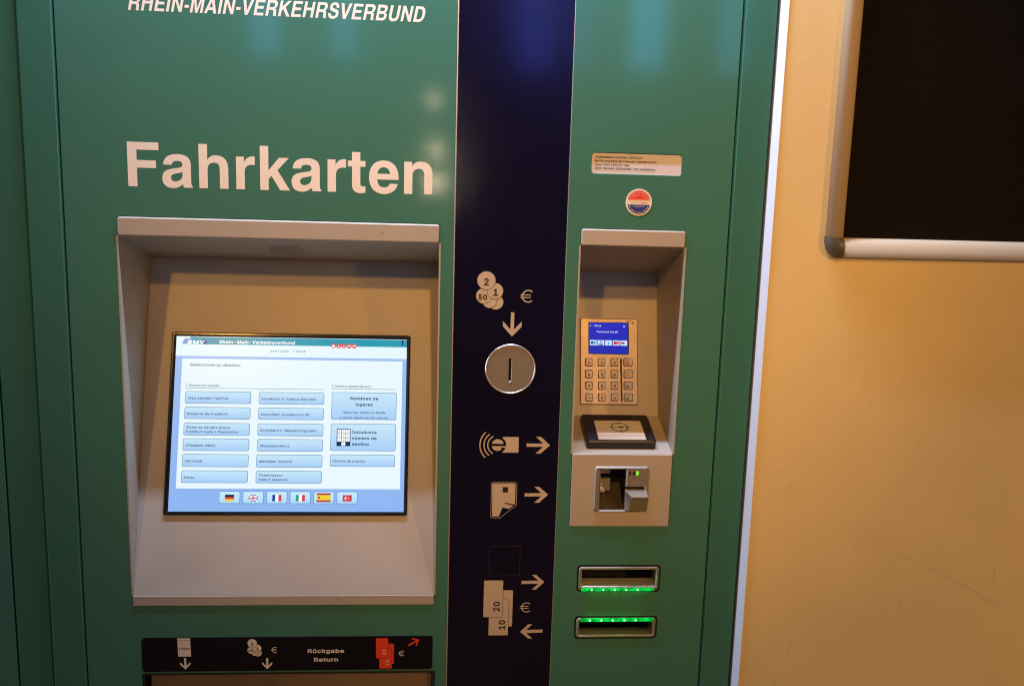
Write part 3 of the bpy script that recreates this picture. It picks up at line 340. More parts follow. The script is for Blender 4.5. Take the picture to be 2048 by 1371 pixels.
BOLD = {
 32: (208, []),
 43: (496, [[219, 9, 286, 8, 302, 17, 309, 31, 310, 145, 420, 146, 435, 153, 443, 169, 443, 229, 436, 243, 428, 249, 310, 253, 309, 367, 301, 383, 286, 390, 222, 390, 208, 383, 202, 375, 198, 253, 86, 252, 71, 245, 63, 229, 63, 169, 70, 155, 78, 149, 198, 145, 199, 31, 206, 16]]),
 45: (496, [[135, 163, 374, 165, 382, 171, 389, 185, 386, 255, 380, 263, 366, 270, 130, 267, 122, 261, 115, 247, 115, 185, 122, 170]]),
 46: (231, [[105, -29, 136, -30, 156, -23, 178, -6, 192, 23, 195, 45, 184, 79, 169, 97, 140, 111, 106, 112, 88, 105, 68, 90, 52, 57, 51, 27, 60, 5, 79, -17]]),
 47: (292, [[35, -101, 102, -102, 116, -95, 122, -87, 286, 521, 284, 543, 272, 555, 202, 558, 187, 551, 180, 539, 16, -69, 18, -87, 23, -95]]),
 48: (496, [[221, -31, 284, -32, 312, -25, 342, -13, 377, 11, 406, 45, 430, 89, 446, 137, 457, 201, 459, 271, 453, 339, 434, 409, 416, 447, 392, 482, 346, 519, 314, 533, 270, 542, 220, 540, 178, 527, 137, 503, 111, 477, 90, 445, 74, 411, 57, 355, 49, 295, 49, 215, 53, 175, 66, 119, 84, 73, 110, 32, 137, 5, 178, -19], [242, 77, 224, 82, 208, 94, 194, 111, 180, 139, 165, 201, 163, 287, 174, 351, 192, 395, 218, 423, 254, 434, 276, 429, 294, 420, 314, 397, 326, 373, 341, 315, 345, 235, 336, 169, 316, 115, 290, 87, 272, 78]]),
 49: (496, [[97, -25, 418, -26, 434, -19, 440, -11, 443, 57, 435, 73, 420, 80, 334, 80, 329, 83, 329, 509, 322, 525, 314, 531, 300, 534, 212, 531, 103, 453, 90, 439, 87, 355, 94, 341, 102, 335, 114, 332, 126, 335, 210, 396, 213, 391, 213, 83, 208, 80, 100, 80, 85, 73, 77, 57, 77, -3, 84, -18]]),
 50: (496, [[85, -25, 418, -26, 434, -19, 440, -11, 443, 59, 436, 73, 428, 79, 241, 83, 380, 236, 410, 281, 431, 335, 435, 371, 433, 399, 421, 441, 404, 470, 378, 498, 336, 525, 300, 537, 268, 542, 218, 540, 178, 529, 146, 513, 119, 493, 102, 473, 80, 435, 67, 389, 67, 359, 74, 344, 88, 337, 156, 336, 167, 339, 178, 351, 184, 387, 192, 406, 208, 421, 234, 432, 268, 432, 298, 419, 310, 407, 321, 377, 316, 345, 288, 298, 68, 59, 65, -3, 72, -18]]),
 51: (496, [[209, -31, 278, -32, 310, -25, 348, -12, 373, 3, 405, 31, 434, 79, 445, 117, 445, 173, 426, 227, 411, 251, 377, 283, 344, 301, 307, 313, 422, 447, 425, 511, 418, 525, 410, 531, 96, 534, 80, 527, 74, 519, 71, 449, 78, 435, 86, 429, 257, 425, 160, 311, 158, 243, 165, 229, 178, 223, 254, 220, 290, 210, 312, 194, 328, 159, 329, 131, 319, 107, 294, 86, 256, 76, 220, 79, 185, 93, 167, 115, 156, 149, 142, 157, 68, 158, 54, 151, 48, 143, 45, 117, 56, 77, 68, 53, 87, 27, 108, 9, 150, -15]]),
 52: (496, [[303, -25, 372, -26, 387, -19, 395, -3, 396, 79, 446, 81, 460, 88, 467, 103, 467, 165, 460, 180, 444, 188, 400, 188, 395, 191, 395, 321, 388, 336, 374, 343, 306, 344, 292, 337, 286, 329, 282, 189, 182, 190, 360, 495, 360, 519, 354, 527, 340, 534, 270, 534, 252, 524, 56, 193, 41, 163, 41, 103, 48, 89, 56, 83, 282, 79, 283, -3, 290, -18]]),
 53: (496, [[215, -31, 290, -30, 326, -19, 350, -7, 378, 12, 400, 34, 418, 61, 436, 103, 443, 135, 443, 195, 439, 215, 418, 267, 392, 304, 352, 335, 302, 355, 242, 360, 196, 350, 193, 353, 199, 411, 204, 426, 394, 426, 411, 433, 419, 449, 419, 511, 412, 526, 398, 533, 120, 534, 105, 527, 98, 513, 69, 271, 69, 249, 76, 235, 92, 226, 160, 220, 210, 245, 258, 250, 284, 241, 303, 227, 314, 213, 327, 181, 327, 143, 314, 111, 292, 89, 256, 76, 220, 81, 195, 95, 184, 109, 168, 147, 154, 155, 84, 156, 70, 149, 64, 141, 61, 115, 72, 75, 84, 51, 103, 25, 152, -12, 194, -27]]),
 54: (496, [[221, -31, 294, -30, 350, -9, 378, 10, 410, 46, 424, 71, 438, 113, 441, 185, 437, 209, 424, 245, 404, 278, 379, 303, 346, 323, 310, 336, 267, 341, 370, 493, 373, 505, 370, 519, 365, 527, 352, 533, 276, 534, 257, 523, 120, 321, 88, 263, 70, 211, 65, 187, 65, 133, 76, 89, 92, 55, 120, 18, 154, -7, 178, -19], [250, 75, 220, 82, 196, 102, 180, 141, 179, 171, 192, 207, 210, 226, 230, 235, 254, 239, 286, 232, 311, 211, 322, 191, 329, 157, 320, 119, 310, 102, 297, 89, 278, 79]]),
 55: (496, [[119, -25, 196, -26, 210, -19, 216, -11, 440, 435, 443, 511, 436, 525, 428, 531, 88, 534, 72, 527, 66, 519, 63, 449, 70, 435, 78, 429, 302, 426, 307, 423, 102, 15, 102, -11, 107, -19]]),
 56: (496, [[217, -31, 300, -30, 350, -15, 370, -5, 396, 12, 426, 44, 442, 73, 453, 109, 453, 161, 440, 203, 416, 242, 388, 269, 416, 305, 433, 351, 435, 397, 424, 439, 399, 481, 360, 513, 310, 535, 270, 542, 236, 542, 196, 535, 164, 524, 133, 505, 107, 481, 92, 459, 76, 421, 71, 397, 71, 365, 82, 321, 102, 287, 118, 269, 84, 233, 68, 207, 58, 179, 53, 157, 53, 115, 64, 75, 88, 34, 118, 7, 162, -17], [234, 77, 194, 91, 178, 107, 171, 121, 169, 145, 180, 175, 202, 195, 236, 208, 270, 208, 304, 195, 325, 177, 334, 159, 337, 131, 328, 107, 312, 91, 290, 81, 270, 76], [240, 317, 212, 327, 196, 343, 187, 363, 190, 397, 202, 416, 232, 431, 260, 434, 286, 427, 305, 415, 316, 397, 320, 375, 316, 355, 309, 341, 290, 324, 264, 316]]),
 57: (496, [[153, -25, 232, -26, 248, -18, 386, 187, 418, 245, 434, 289, 441, 319, 441, 377, 425, 435, 404, 470, 376, 500, 350, 517, 314, 533, 270, 542, 236, 542, 192, 533, 156, 517, 130, 500, 106, 476, 83, 441, 70, 403, 65, 379, 65, 323, 78, 275, 96, 240, 118, 214, 148, 192, 198, 173, 239, 167, 136, 15, 133, 3, 136, -11, 141, -19], [242, 271, 214, 281, 192, 303, 181, 329, 179, 365, 194, 403, 210, 420, 234, 431, 260, 434, 280, 429, 305, 413, 322, 385, 329, 349, 322, 317, 312, 298, 298, 284, 266, 271]]),
 58: (231, [[105, -29, 136, -30, 156, -23, 178, -6, 192, 23, 195, 45, 184, 79, 169, 97, 140, 111, 106, 112, 88, 105, 68, 90, 52, 57, 51, 27, 60, 5, 79, -17], [111, 245, 130, 244, 160, 255, 180, 272, 193, 299, 193, 333, 186, 351, 170, 371, 134, 388, 108, 387, 78, 373, 60, 353, 51, 331, 52, 299, 66, 271, 88, 253]]),
 63: (402, [[173, -29, 206, -30, 224, -23, 247, -5, 260, 21, 263, 49, 252, 79, 237, 97, 208, 111, 176, 112, 154, 103, 132, 84, 120, 55, 119, 29, 128, 5, 147, -17], [153, 127, 224, 126, 239, 133, 246, 147, 247, 175, 256, 205, 274, 224, 335, 269, 360, 305, 372, 337, 377, 361, 377, 403, 360, 457, 343, 483, 321, 505, 292, 524, 260, 535, 222, 542, 188, 542, 150, 535, 110, 519, 84, 502, 64, 482, 43, 449, 32, 415, 30, 373, 37, 359, 52, 352, 130, 355, 142, 367, 148, 393, 156, 412, 170, 425, 190, 433, 208, 436, 228, 431, 242, 424, 258, 403, 263, 383, 250, 346, 231, 327, 181, 293, 162, 274, 146, 245, 135, 207, 133, 149, 140, 134]]),
 65: (523, [[37, -25, 116, -26, 131, -19, 136, -11, 180, 113, 186, 116, 350, 116, 403, -19, 418, -26, 492, -26, 506, -19, 512, -11, 515, 9, 504, 39, 330, 513, 314, 531, 224, 534, 210, 527, 204, 519, 18, 7, 20, -11, 25, -19], [222, 224, 222, 233, 266, 360, 313, 227, 308, 224]]),
 66: (499, [[81, -25, 302, -26, 334, -22, 376, -9, 400, 3, 429, 25, 450, 53, 469, 103, 469, 171, 452, 217, 431, 247, 406, 269, 432, 299, 446, 331, 451, 355, 449, 407, 438, 441, 422, 470, 402, 492, 374, 511, 334, 527, 300, 534, 84, 534, 70, 527, 64, 519, 61, -1, 68, -18], [180, 84, 177, 89, 178, 203, 302, 201, 329, 189, 350, 163, 357, 137, 354, 125, 343, 103, 328, 93, 294, 84], [180, 312, 177, 317, 178, 425, 288, 424, 316, 413, 328, 401, 337, 375, 334, 355, 325, 337, 308, 323, 276, 312]]),
 67: (553, [[257, -31, 340, -30, 386, -17, 426, 3, 462, 30, 486, 59, 510, 101, 525, 147, 522, 171, 510, 183, 430, 185, 416, 177, 394, 129, 372, 105, 332, 85, 312, 80, 280, 80, 250, 87, 219, 103, 199, 121, 176, 157, 162, 201, 157, 231, 161, 305, 170, 337, 188, 373, 224, 409, 272, 428, 300, 430, 328, 425, 362, 411, 389, 387, 400, 369, 412, 337, 424, 325, 502, 322, 516, 329, 522, 337, 525, 361, 512, 403, 498, 431, 473, 467, 445, 493, 414, 513, 364, 533, 332, 540, 274, 542, 218, 531, 168, 509, 132, 484, 96, 444, 69, 399, 52, 349, 43, 303, 41, 229, 47, 179, 64, 123, 88, 77, 127, 29, 166, 1, 208, -19]]),
 68: (545, [[81, -25, 272, -26, 342, -13, 390, 7, 422, 28, 455, 61, 480, 99, 498, 141, 513, 207, 515, 279, 507, 339, 488, 395, 458, 446, 434, 472, 390, 503, 342, 523, 288, 534, 84, 534, 70, 527, 64, 519, 61, -1, 68, -18], [180, 84, 177, 89, 177, 423, 182, 426, 256, 426, 306, 417, 336, 403, 367, 375, 390, 327, 399, 283, 399, 229, 386, 171, 372, 143, 357, 123, 336, 107, 312, 95, 266, 84]]),
 69: (462, [[81, -25, 404, -26, 420, -19, 426, -11, 429, 61, 422, 75, 414, 81, 182, 84, 177, 89, 178, 201, 386, 202, 402, 210, 409, 229, 409, 289, 402, 303, 394, 309, 178, 313, 178, 425, 410, 429, 422, 441, 425, 455, 425, 511, 418, 525, 410, 531, 86, 534, 70, 527, 64, 519, 61, -1, 68, -18]]),
 70: (453, [[81, -25, 154, -26, 168, -19, 174, -11, 178, 195, 376, 196, 390, 203, 396, 211, 399, 281, 392, 295, 384, 301, 178, 305, 177, 421, 182, 426, 408, 429, 420, 441, 423, 455, 423, 511, 416, 525, 408, 531, 86, 534, 70, 527, 64, 519, 61, -1, 68, -18]]),
 71: (564, [[259, -31, 328, -32, 356, -27, 404, -11, 445, 13, 477, 43, 504, 83, 520, 121, 531, 175, 531, 259, 524, 273, 516, 279, 306, 282, 291, 275, 283, 259, 286, 189, 292, 181, 306, 174, 412, 173, 404, 145, 385, 115, 362, 97, 334, 85, 314, 80, 278, 80, 246, 89, 226, 99, 204, 116, 186, 139, 168, 177, 161, 203, 157, 233, 159, 295, 166, 325, 182, 363, 196, 384, 230, 413, 260, 425, 286, 430, 316, 428, 344, 419, 381, 393, 396, 371, 416, 331, 430, 323, 504, 322, 519, 329, 526, 343, 524, 369, 510, 409, 486, 449, 464, 476, 432, 501, 396, 521, 354, 535, 312, 542, 254, 540, 204, 527, 170, 511, 122, 476, 82, 423, 66, 391, 52, 349, 43, 303, 41, 229, 47, 179, 60, 133, 80, 89, 109, 47, 144, 15, 202, -17]]),
 72: (560, [[81, -25, 154, -26, 168, -19, 174, -11, 177, 201, 182, 206, 392, 205, 396, -11, 402, -19, 416, -26, 486, -26, 502, -18, 509, -1, 509, 507, 501, 527, 486, 534, 416, 534, 402, 527, 396, 519, 393, 319, 392, 315, 386, 314, 178, 315, 174, 519, 168, 527, 154, 534, 84, 534, 68, 526, 61, 509, 61, -1, 68, -18]]),
 73: (344, [[53, -25, 300, -26, 314, -19, 320, -11, 323, 61, 316, 76, 300, 84, 238, 84, 235, 89, 235, 423, 240, 426, 300, 426, 316, 435, 323, 449, 323, 511, 316, 525, 308, 531, 56, 534, 42, 527, 36, 519, 33, 449, 40, 434, 56, 426, 116, 426, 119, 421, 119, 87, 114, 84, 56, 84, 42, 77, 36, 69, 33, -3, 40, -18]]),
 75: (510, [[81, -25, 154, -26, 168, -19, 174, -11, 177, 153, 222, 201, 381, -19, 396, -26, 476, -26, 494, -17, 501, -3, 496, 17, 306, 285, 488, 482, 499, 505, 496, 519, 490, 527, 472, 534, 386, 534, 372, 527, 180, 320, 177, 325, 174, 519, 168, 527, 154, 534, 84, 534, 68, 525, 61, 509, 61, -1, 68, -18]]),
 76: (436, [[81, -25, 392, -26, 407, -19, 415, -3, 415, 61, 408, 75, 400, 81, 178, 85, 177, 511, 169, 527, 154, 534, 82, 533, 68, 526, 61, 511, 61, -1, 68, -18]]),
 77: (671, [[81, -25, 152, -26, 167, -19, 174, -5, 176, 268, 288, -9, 296, -19, 312, -26, 372, -26, 386, -19, 392, -11, 504, 266, 508, -11, 514, -19, 528, -26, 598, -26, 614, -18, 621, -1, 621, 507, 613, 527, 598, 534, 502, 534, 482, 524, 342, 164, 200, 524, 180, 534, 84, 534, 68, 526, 61, 509, 61, -1, 68, -18]]),
 78: (567, [[81, -25, 154, -26, 169, -19, 176, -5, 178, 319, 393, -17, 412, -26, 494, -26, 510, -18, 517, -1, 517, 507, 509, 527, 494, 534, 422, 534, 407, 527, 400, 513, 398, 192, 184, 526, 162, 534, 84, 534, 68, 526, 61, 509, 61, -1, 68, -18]]),
 79: (576, [[257, -31, 328, -32, 360, -25, 408, -8, 449, 19, 483, 53, 508, 91, 534, 155, 543, 195, 543, 313, 528, 373, 506, 421, 475, 465, 438, 497, 392, 523, 332, 540, 274, 542, 218, 531, 168, 509, 130, 482, 96, 444, 71, 403, 54, 355, 43, 303, 41, 229, 47, 179, 62, 129, 82, 87, 117, 39, 148, 13, 192, -13], [274, 81, 250, 87, 226, 99, 205, 115, 186, 139, 168, 177, 161, 203, 157, 277, 170, 337, 197, 385, 223, 409, 248, 421, 300, 430, 334, 423, 360, 411, 374, 402, 398, 375, 412, 351, 424, 315, 431, 273, 431, 235, 416, 167, 396, 131, 379, 111, 332, 85, 310, 80]]),
 80: (488, [[81, -25, 154, -26, 168, -19, 174, -11, 178, 159, 292, 160, 348, 173, 374, 185, 402, 204, 421, 223, 438, 249, 456, 295, 461, 319, 461, 377, 454, 407, 442, 439, 423, 469, 398, 494, 368, 513, 330, 527, 294, 534, 84, 534, 70, 527, 64, 519, 61, -1, 68, -18], [180, 268, 177, 273, 178, 425, 284, 424, 310, 416, 329, 401, 342, 371, 345, 335, 332, 299, 318, 284, 294, 273, 266, 268]]),
 82: (492, [[81, -25, 154, -26, 168, -19, 174, -11, 177, 167, 182, 172, 258, 170, 348, 3, 360, -18, 368, -23, 458, -26, 472, -19, 478, -11, 478, 13, 380, 195, 417, 225, 436, 251, 450, 279, 463, 337, 459, 397, 446, 435, 430, 464, 406, 490, 378, 509, 340, 525, 296, 534, 84, 534, 70, 527, 64, 519, 61, -1, 68, -18], [180, 282, 177, 287, 178, 425, 286, 424, 320, 411, 334, 398, 345, 367, 345, 337, 334, 309, 321, 295, 282, 282]]),
 83: (490, [[211, -33, 302, -32, 348, -19, 378, -5, 406, 14, 430, 41, 446, 67, 461, 115, 461, 161, 452, 195, 434, 227, 416, 248, 356, 285, 202, 335, 184, 346, 170, 365, 172, 391, 187, 413, 224, 429, 264, 432, 294, 425, 316, 414, 332, 395, 340, 369, 354, 355, 430, 352, 446, 361, 453, 375, 450, 411, 434, 451, 411, 483, 360, 520, 294, 540, 214, 540, 166, 527, 136, 513, 110, 496, 86, 471, 68, 443, 53, 393, 53, 353, 62, 319, 78, 289, 98, 266, 128, 245, 164, 227, 300, 185, 331, 169, 344, 151, 347, 139, 342, 121, 333, 105, 318, 93, 280, 78, 236, 76, 200, 85, 180, 96, 165, 113, 154, 147, 142, 159, 62, 162, 46, 153, 40, 141, 39, 129, 46, 93, 58, 63, 79, 31, 105, 7, 144, -16]]),
 84: (492, [[213, -25, 288, -25, 302, -18, 309, -3, 309, 423, 314, 426, 446, 426, 461, 433, 469, 449, 469, 511, 462, 525, 454, 531, 58, 534, 42, 527, 36, 519, 33, 449, 40, 435, 48, 429, 188, 426, 193, 423, 193, -3, 200, -18]]),
 85: (560, [[255, -33, 312, -34, 342, -30, 384, -17, 408, -6, 440, 16, 465, 41, 494, 89, 507, 129, 511, 169, 511, 509, 504, 525, 496, 531, 416, 534, 402, 527, 396, 519, 391, 155, 378, 123, 358, 100, 330, 85, 298, 78, 248, 83, 218, 97, 196, 119, 182, 149, 177, 175, 174, 519, 162, 531, 148, 534, 84, 534, 70, 527, 64, 519, 61, 153, 74, 97, 102, 46, 143, 7, 188, -17, 228, -29]]),
 86: (523, [[225, -25, 308, -26, 323, -19, 330, -9, 514, 499, 512, 519, 500, 531, 418, 534, 404, 527, 398, 519, 268, 148, 136, 517, 128, 527, 112, 534, 42, 534, 28, 527, 22, 519, 19, 499, 26, 479, 194, 23, 210, -15]]),
 90: (482, [[63, -25, 428, -26, 446, -17, 453, -3, 453, 61, 446, 75, 438, 81, 197, 83, 444, 445, 449, 457, 449, 511, 440, 527, 424, 534, 66, 534, 48, 525, 41, 511, 41, 449, 48, 435, 56, 429, 290, 426, 294, 423, 48, 63, 43, 51, 43, -3, 50, -18]]),
 97: (432, [[157, -33, 226, -32, 278, -11, 300, -26, 366, -26, 381, -19, 388, -5, 389, 279, 384, 303, 368, 341, 341, 373, 308, 394, 280, 403, 246, 410, 194, 410, 136, 395, 112, 383, 79, 359, 58, 331, 44, 301, 44, 285, 52, 271, 120, 248, 138, 251, 171, 289, 190, 299, 208, 304, 236, 304, 252, 299, 265, 291, 272, 279, 277, 259, 274, 256, 170, 242, 106, 224, 70, 202, 42, 165, 31, 125, 31, 93, 36, 67, 48, 37, 69, 9, 98, -13], [184, 73, 168, 77, 150, 89, 145, 109, 156, 126, 194, 140, 276, 151, 272, 117, 256, 92, 230, 77, 210, 72]]),
 98: (468, [[231, -33, 280, -34, 332, -19, 372, 6, 398, 35, 426, 85, 441, 141, 443, 221, 434, 267, 415, 317, 393, 349, 361, 379, 328, 397, 282, 410, 230, 410, 192, 399, 168, 387, 164, 519, 158, 527, 144, 534, 74, 533, 60, 526, 53, 509, 54, -5, 61, -19, 76, -26, 142, -26, 157, -19, 166, -7, 194, -23], [232, 75, 210, 83, 186, 107, 172, 141, 165, 193, 174, 245, 186, 272, 212, 296, 252, 304, 286, 293, 308, 271, 325, 229, 329, 175, 318, 127, 300, 96, 284, 83, 270, 77]]),
 99: (439, [[207, -33, 272, -32, 332, -11, 358, 6, 384, 32, 401, 57, 415, 93, 412, 113, 404, 123, 342, 142, 326, 141, 313, 135, 296, 103, 278, 85, 238, 72, 208, 77, 192, 85, 173, 103, 164, 119, 154, 149, 149, 179, 153, 225, 172, 271, 198, 295, 230, 304, 262, 299, 282, 288, 296, 273, 310, 244, 326, 236, 338, 236, 400, 253, 408, 258, 414, 271, 414, 283, 398, 323, 366, 364, 316, 395, 262, 410, 208, 410, 176, 403, 138, 388, 115, 373, 89, 349, 68, 319, 50, 281, 37, 231, 35, 165, 39, 133, 50, 95, 72, 51, 96, 20, 128, -5, 154, -19]]),
 100: (468, [[197, -33, 258, -32, 280, -25, 312, -8, 322, -19, 338, -26, 402, -26, 416, -19, 422, -11, 425, 509, 418, 525, 410, 531, 334, 534, 318, 525, 311, 511, 310, 387, 282, 401, 248, 410, 198, 410, 156, 399, 116, 377, 87, 351, 68, 323, 50, 285, 37, 235, 35, 165, 42, 119, 56, 77, 82, 32, 113, 1, 152, -21], [216, 75, 185, 89, 168, 111, 153, 151, 149, 199, 158, 245, 173, 275, 200, 297, 236, 304, 270, 293, 296, 265, 309, 229, 313, 179, 306, 139, 289, 101, 273, 85, 256, 77]]),
 101: (447, [[211, -33, 280, -32, 312, -23, 346, -7, 366, 6, 391, 31, 404, 51, 417, 81, 414, 103, 402, 115, 330, 132, 313, 123, 298, 96, 282, 83, 258, 74, 232, 72, 210, 77, 188, 87, 168, 106, 159, 123, 154, 139, 156, 144, 402, 144, 417, 151, 424, 165, 425, 203, 419, 259, 404, 303, 386, 335, 366, 360, 332, 385, 282, 405, 258, 410, 206, 410, 168, 401, 140, 389, 106, 366, 86, 346, 65, 315, 50, 281, 37, 231, 37, 143, 52, 89, 70, 53, 104, 12, 138, -11, 172, -25], [158, 246, 164, 265, 186, 290, 204, 299, 226, 304, 252, 301, 273, 293, 292, 273, 303, 249, 298, 246]]),
 102: (297, [[101, -25, 172, -26, 187, -19, 194, -5, 195, 299, 198, 302, 266, 305, 278, 317, 281, 329, 281, 383, 274, 398, 258, 406, 198, 406, 195, 425, 200, 439, 208, 445, 228, 448, 258, 442, 272, 449, 278, 457, 294, 511, 295, 525, 287, 541, 270, 549, 238, 556, 196, 556, 174, 551, 140, 537, 111, 515, 90, 481, 81, 445, 80, 407, 28, 405, 15, 399, 8, 385, 7, 325, 14, 310, 30, 302, 76, 302, 81, 299, 81, -3, 88, -18]]),
 103: (468, [[197, -175, 266, -176, 336, -157, 367, -139, 388, -120, 414, -77, 425, -35, 425, 381, 418, 397, 410, 403, 338, 406, 323, 399, 312, 385, 282, 401, 248, 410, 198, 410, 162, 401, 132, 387, 98, 362, 68, 323, 52, 291, 41, 257, 35, 217, 37, 147, 56, 83, 87, 35, 128, 3, 152, -9, 192, -20, 254, -20, 313, 1, 310, -23, 302, -44, 288, -57, 262, -68, 232, -72, 196, -65, 170, -50, 148, -22, 132, -14, 116, -17, 60, -51, 53, -65, 56, -85, 86, -126, 118, -149, 142, -161], [216, 87, 184, 101, 168, 119, 153, 157, 149, 201, 156, 239, 173, 275, 196, 295, 214, 302, 236, 304, 258, 299, 274, 291, 292, 273, 309, 233, 313, 175, 302, 131, 282, 102, 248, 87]]),
 104: (453, [[73, -25, 144, -26, 158, -19, 164, -11, 169, 249, 180, 275, 193, 289, 224, 302, 250, 302, 272, 293, 284, 281, 294, 257, 300, -11, 306, -19, 320, -26, 388, -26, 403, -19, 411, -3, 411, 249, 405, 297, 395, 327, 376, 358, 356, 378, 336, 392, 302, 405, 280, 410, 230, 410, 168, 388, 167, 511, 159, 527, 144, 534, 74, 533, 60, 526, 53, 511, 53, -1, 60, -18]]),
 105: (210, [[73, -25, 146, -25, 160, -18, 167, -3, 167, 383, 159, 399, 144, 406, 74, 405, 60, 398, 53, 383, 53, -3, 60, -18], [101, 417, 130, 419, 154, 431, 170, 449, 179, 469, 179, 497, 168, 521, 146, 541, 122, 550, 90, 547, 64, 533, 50, 515, 43, 497, 43, 469, 54, 444, 80, 423]]),
 107: (424, [[73, -25, 144, -26, 158, -19, 164, -12, 167, -1, 167, 125, 178, 137, 295, -11, 310, -23, 402, -26, 417, -19, 425, -3, 418, 20, 264, 215, 405, 359, 413, 375, 410, 391, 404, 399, 390, 406, 300, 403, 168, 274, 167, 511, 159, 527, 144, 534, 74, 533, 60, 526, 53, 511, 53, -1, 60, -18]]),
 108: (232, [[139, -27, 190, -28, 218, -21, 230, -9, 233, 13, 224, 53, 216, 72, 200, 80, 172, 78, 167, 87, 166, 513, 159, 527, 146, 533, 76, 534, 61, 527, 53, 511, 53, 71, 62, 33, 75, 9, 104, -15]]),
 109: (653, [[73, -25, 144, -26, 158, -19, 164, -11, 169, 259, 176, 275, 190, 292, 220, 304, 234, 304, 255, 297, 268, 283, 275, 265, 275, -1, 283, -19, 298, -26, 366, -26, 380, -19, 386, -11, 389, 257, 398, 281, 408, 292, 420, 299, 442, 304, 456, 303, 478, 295, 490, 283, 495, 269, 500, -11, 506, -19, 520, -26, 586, -26, 601, -19, 609, -1, 609, 285, 596, 331, 578, 362, 544, 391, 524, 401, 484, 412, 442, 412, 420, 407, 384, 393, 348, 367, 310, 397, 266, 412, 214, 409, 166, 388, 156, 399, 142, 406, 76, 406, 61, 399, 53, 381, 53, -1, 60, -18]]),
 110: (453, [[73, -25, 144, -26, 158, -19, 164, -11, 169, 249, 180, 275, 194, 290, 226, 302, 250, 302, 272, 293, 284, 281, 294, 257, 300, -11, 312, -23, 326, -26, 388, -26, 402, -19, 408, -11, 411, 247, 407, 287, 396, 323, 376, 357, 356, 378, 336, 391, 302, 405, 280, 410, 234, 410, 192, 399, 166, 386, 157, 399, 140, 406, 76, 406, 62, 399, 56, 391, 53, -1, 60, -18]]),
 111: (458, [[207, -33, 258, -34, 292, -27, 328, -13, 360, 8, 386, 34, 409, 69, 422, 103, 433, 151, 435, 189, 431, 239, 420, 279, 400, 321, 372, 358, 332, 387, 286, 405, 262, 410, 208, 410, 176, 403, 138, 388, 115, 373, 89, 349, 68, 319, 50, 281, 37, 231, 35, 165, 39, 133, 50, 95, 72, 51, 96, 20, 128, -5, 154, -19], [230, 73, 208, 77, 192, 85, 172, 105, 156, 141, 149, 195, 156, 235, 173, 273, 202, 297, 238, 304, 262, 299, 278, 291, 296, 274, 314, 233, 321, 187, 314, 143, 296, 102, 266, 79]]),
 112: (468, [[73, -167, 144, -168, 158, -161, 164, -153, 168, -10, 194, -23, 234, -34, 280, -34, 310, -27, 344, -13, 372, 6, 398, 34, 420, 71, 432, 103, 443, 157, 443, 221, 434, 267, 415, 317, 393, 349, 361, 379, 328, 397, 282, 410, 232, 410, 192, 399, 166, 385, 157, 399, 142, 406, 76, 406, 62, 399, 56, 391, 53, -143, 60, -160], [232, 75, 210, 83, 186, 107, 172, 141, 165, 193, 174, 245, 186, 272, 212, 296, 252, 304, 286, 293, 308, 271, 325, 229, 329, 175, 318, 127, 300, 96, 284, 83, 270, 77]]),
 114: (302, [[73, -25, 144, -26, 158, -19, 164, -11, 170, 255, 179, 275, 208, 295, 232, 300, 274, 296, 290, 305, 297, 319, 297, 387, 290, 401, 282, 407, 216, 410, 164, 390, 156, 399, 142, 406, 76, 406, 62, 399, 56, 391, 53, -1, 60, -18]]),
 115: (408, [[179, -33, 250, -32, 308, -13, 337, 5, 356, 24, 376, 59, 383, 81, 385, 113, 376, 153, 360, 182, 342, 200, 296, 225, 190, 253, 170, 263, 164, 271, 164, 283, 172, 294, 206, 306, 226, 306, 246, 299, 258, 290, 275, 261, 292, 252, 352, 263, 370, 273, 376, 285, 376, 299, 362, 333, 345, 359, 304, 391, 256, 408, 186, 410, 148, 401, 116, 387, 86, 366, 72, 350, 56, 321, 49, 299, 47, 265, 56, 227, 72, 198, 90, 180, 130, 157, 246, 125, 266, 111, 266, 95, 256, 84, 220, 72, 196, 72, 166, 83, 152, 99, 140, 124, 124, 132, 62, 121, 46, 113, 40, 105, 37, 85, 46, 57, 62, 29, 80, 8, 124, -19]]),
 116: (271, [[171, -29, 220, -30, 242, -25, 257, -17, 265, -1, 256, 53, 248, 72, 232, 80, 190, 77, 183, 81, 179, 95, 179, 299, 184, 302, 234, 302, 250, 310, 257, 325, 257, 383, 250, 398, 236, 405, 180, 407, 179, 475, 170, 491, 156, 498, 88, 498, 73, 491, 66, 477, 64, 407, 28, 405, 15, 399, 10, 391, 7, 325, 14, 311, 22, 305, 65, 299, 65, 89, 76, 37, 93, 9, 112, -7, 138, -21]]),
 117: (453, [[199, -31, 240, -29, 268, -21, 298, -7, 308, -19, 324, -26, 388, -26, 402, -19, 408, -11, 411, 381, 404, 397, 396, 403, 320, 406, 306, 399, 300, 391, 295, 133, 284, 105, 270, 90, 258, 83, 230, 76, 193, 85, 178, 101, 169, 123, 164, 391, 152, 403, 138, 406, 76, 406, 62, 399, 56, 391, 53, 123, 66, 61, 86, 24, 114, -3, 160, -25]]),
 118: (432, [[183, -25, 256, -26, 271, -19, 278, -9, 424, 373, 422, 391, 410, 403, 328, 406, 312, 398, 222, 155, 131, 397, 114, 406, 42, 406, 28, 399, 22, 391, 19, 373, 26, 353, 156, 13, 170, -17]]),
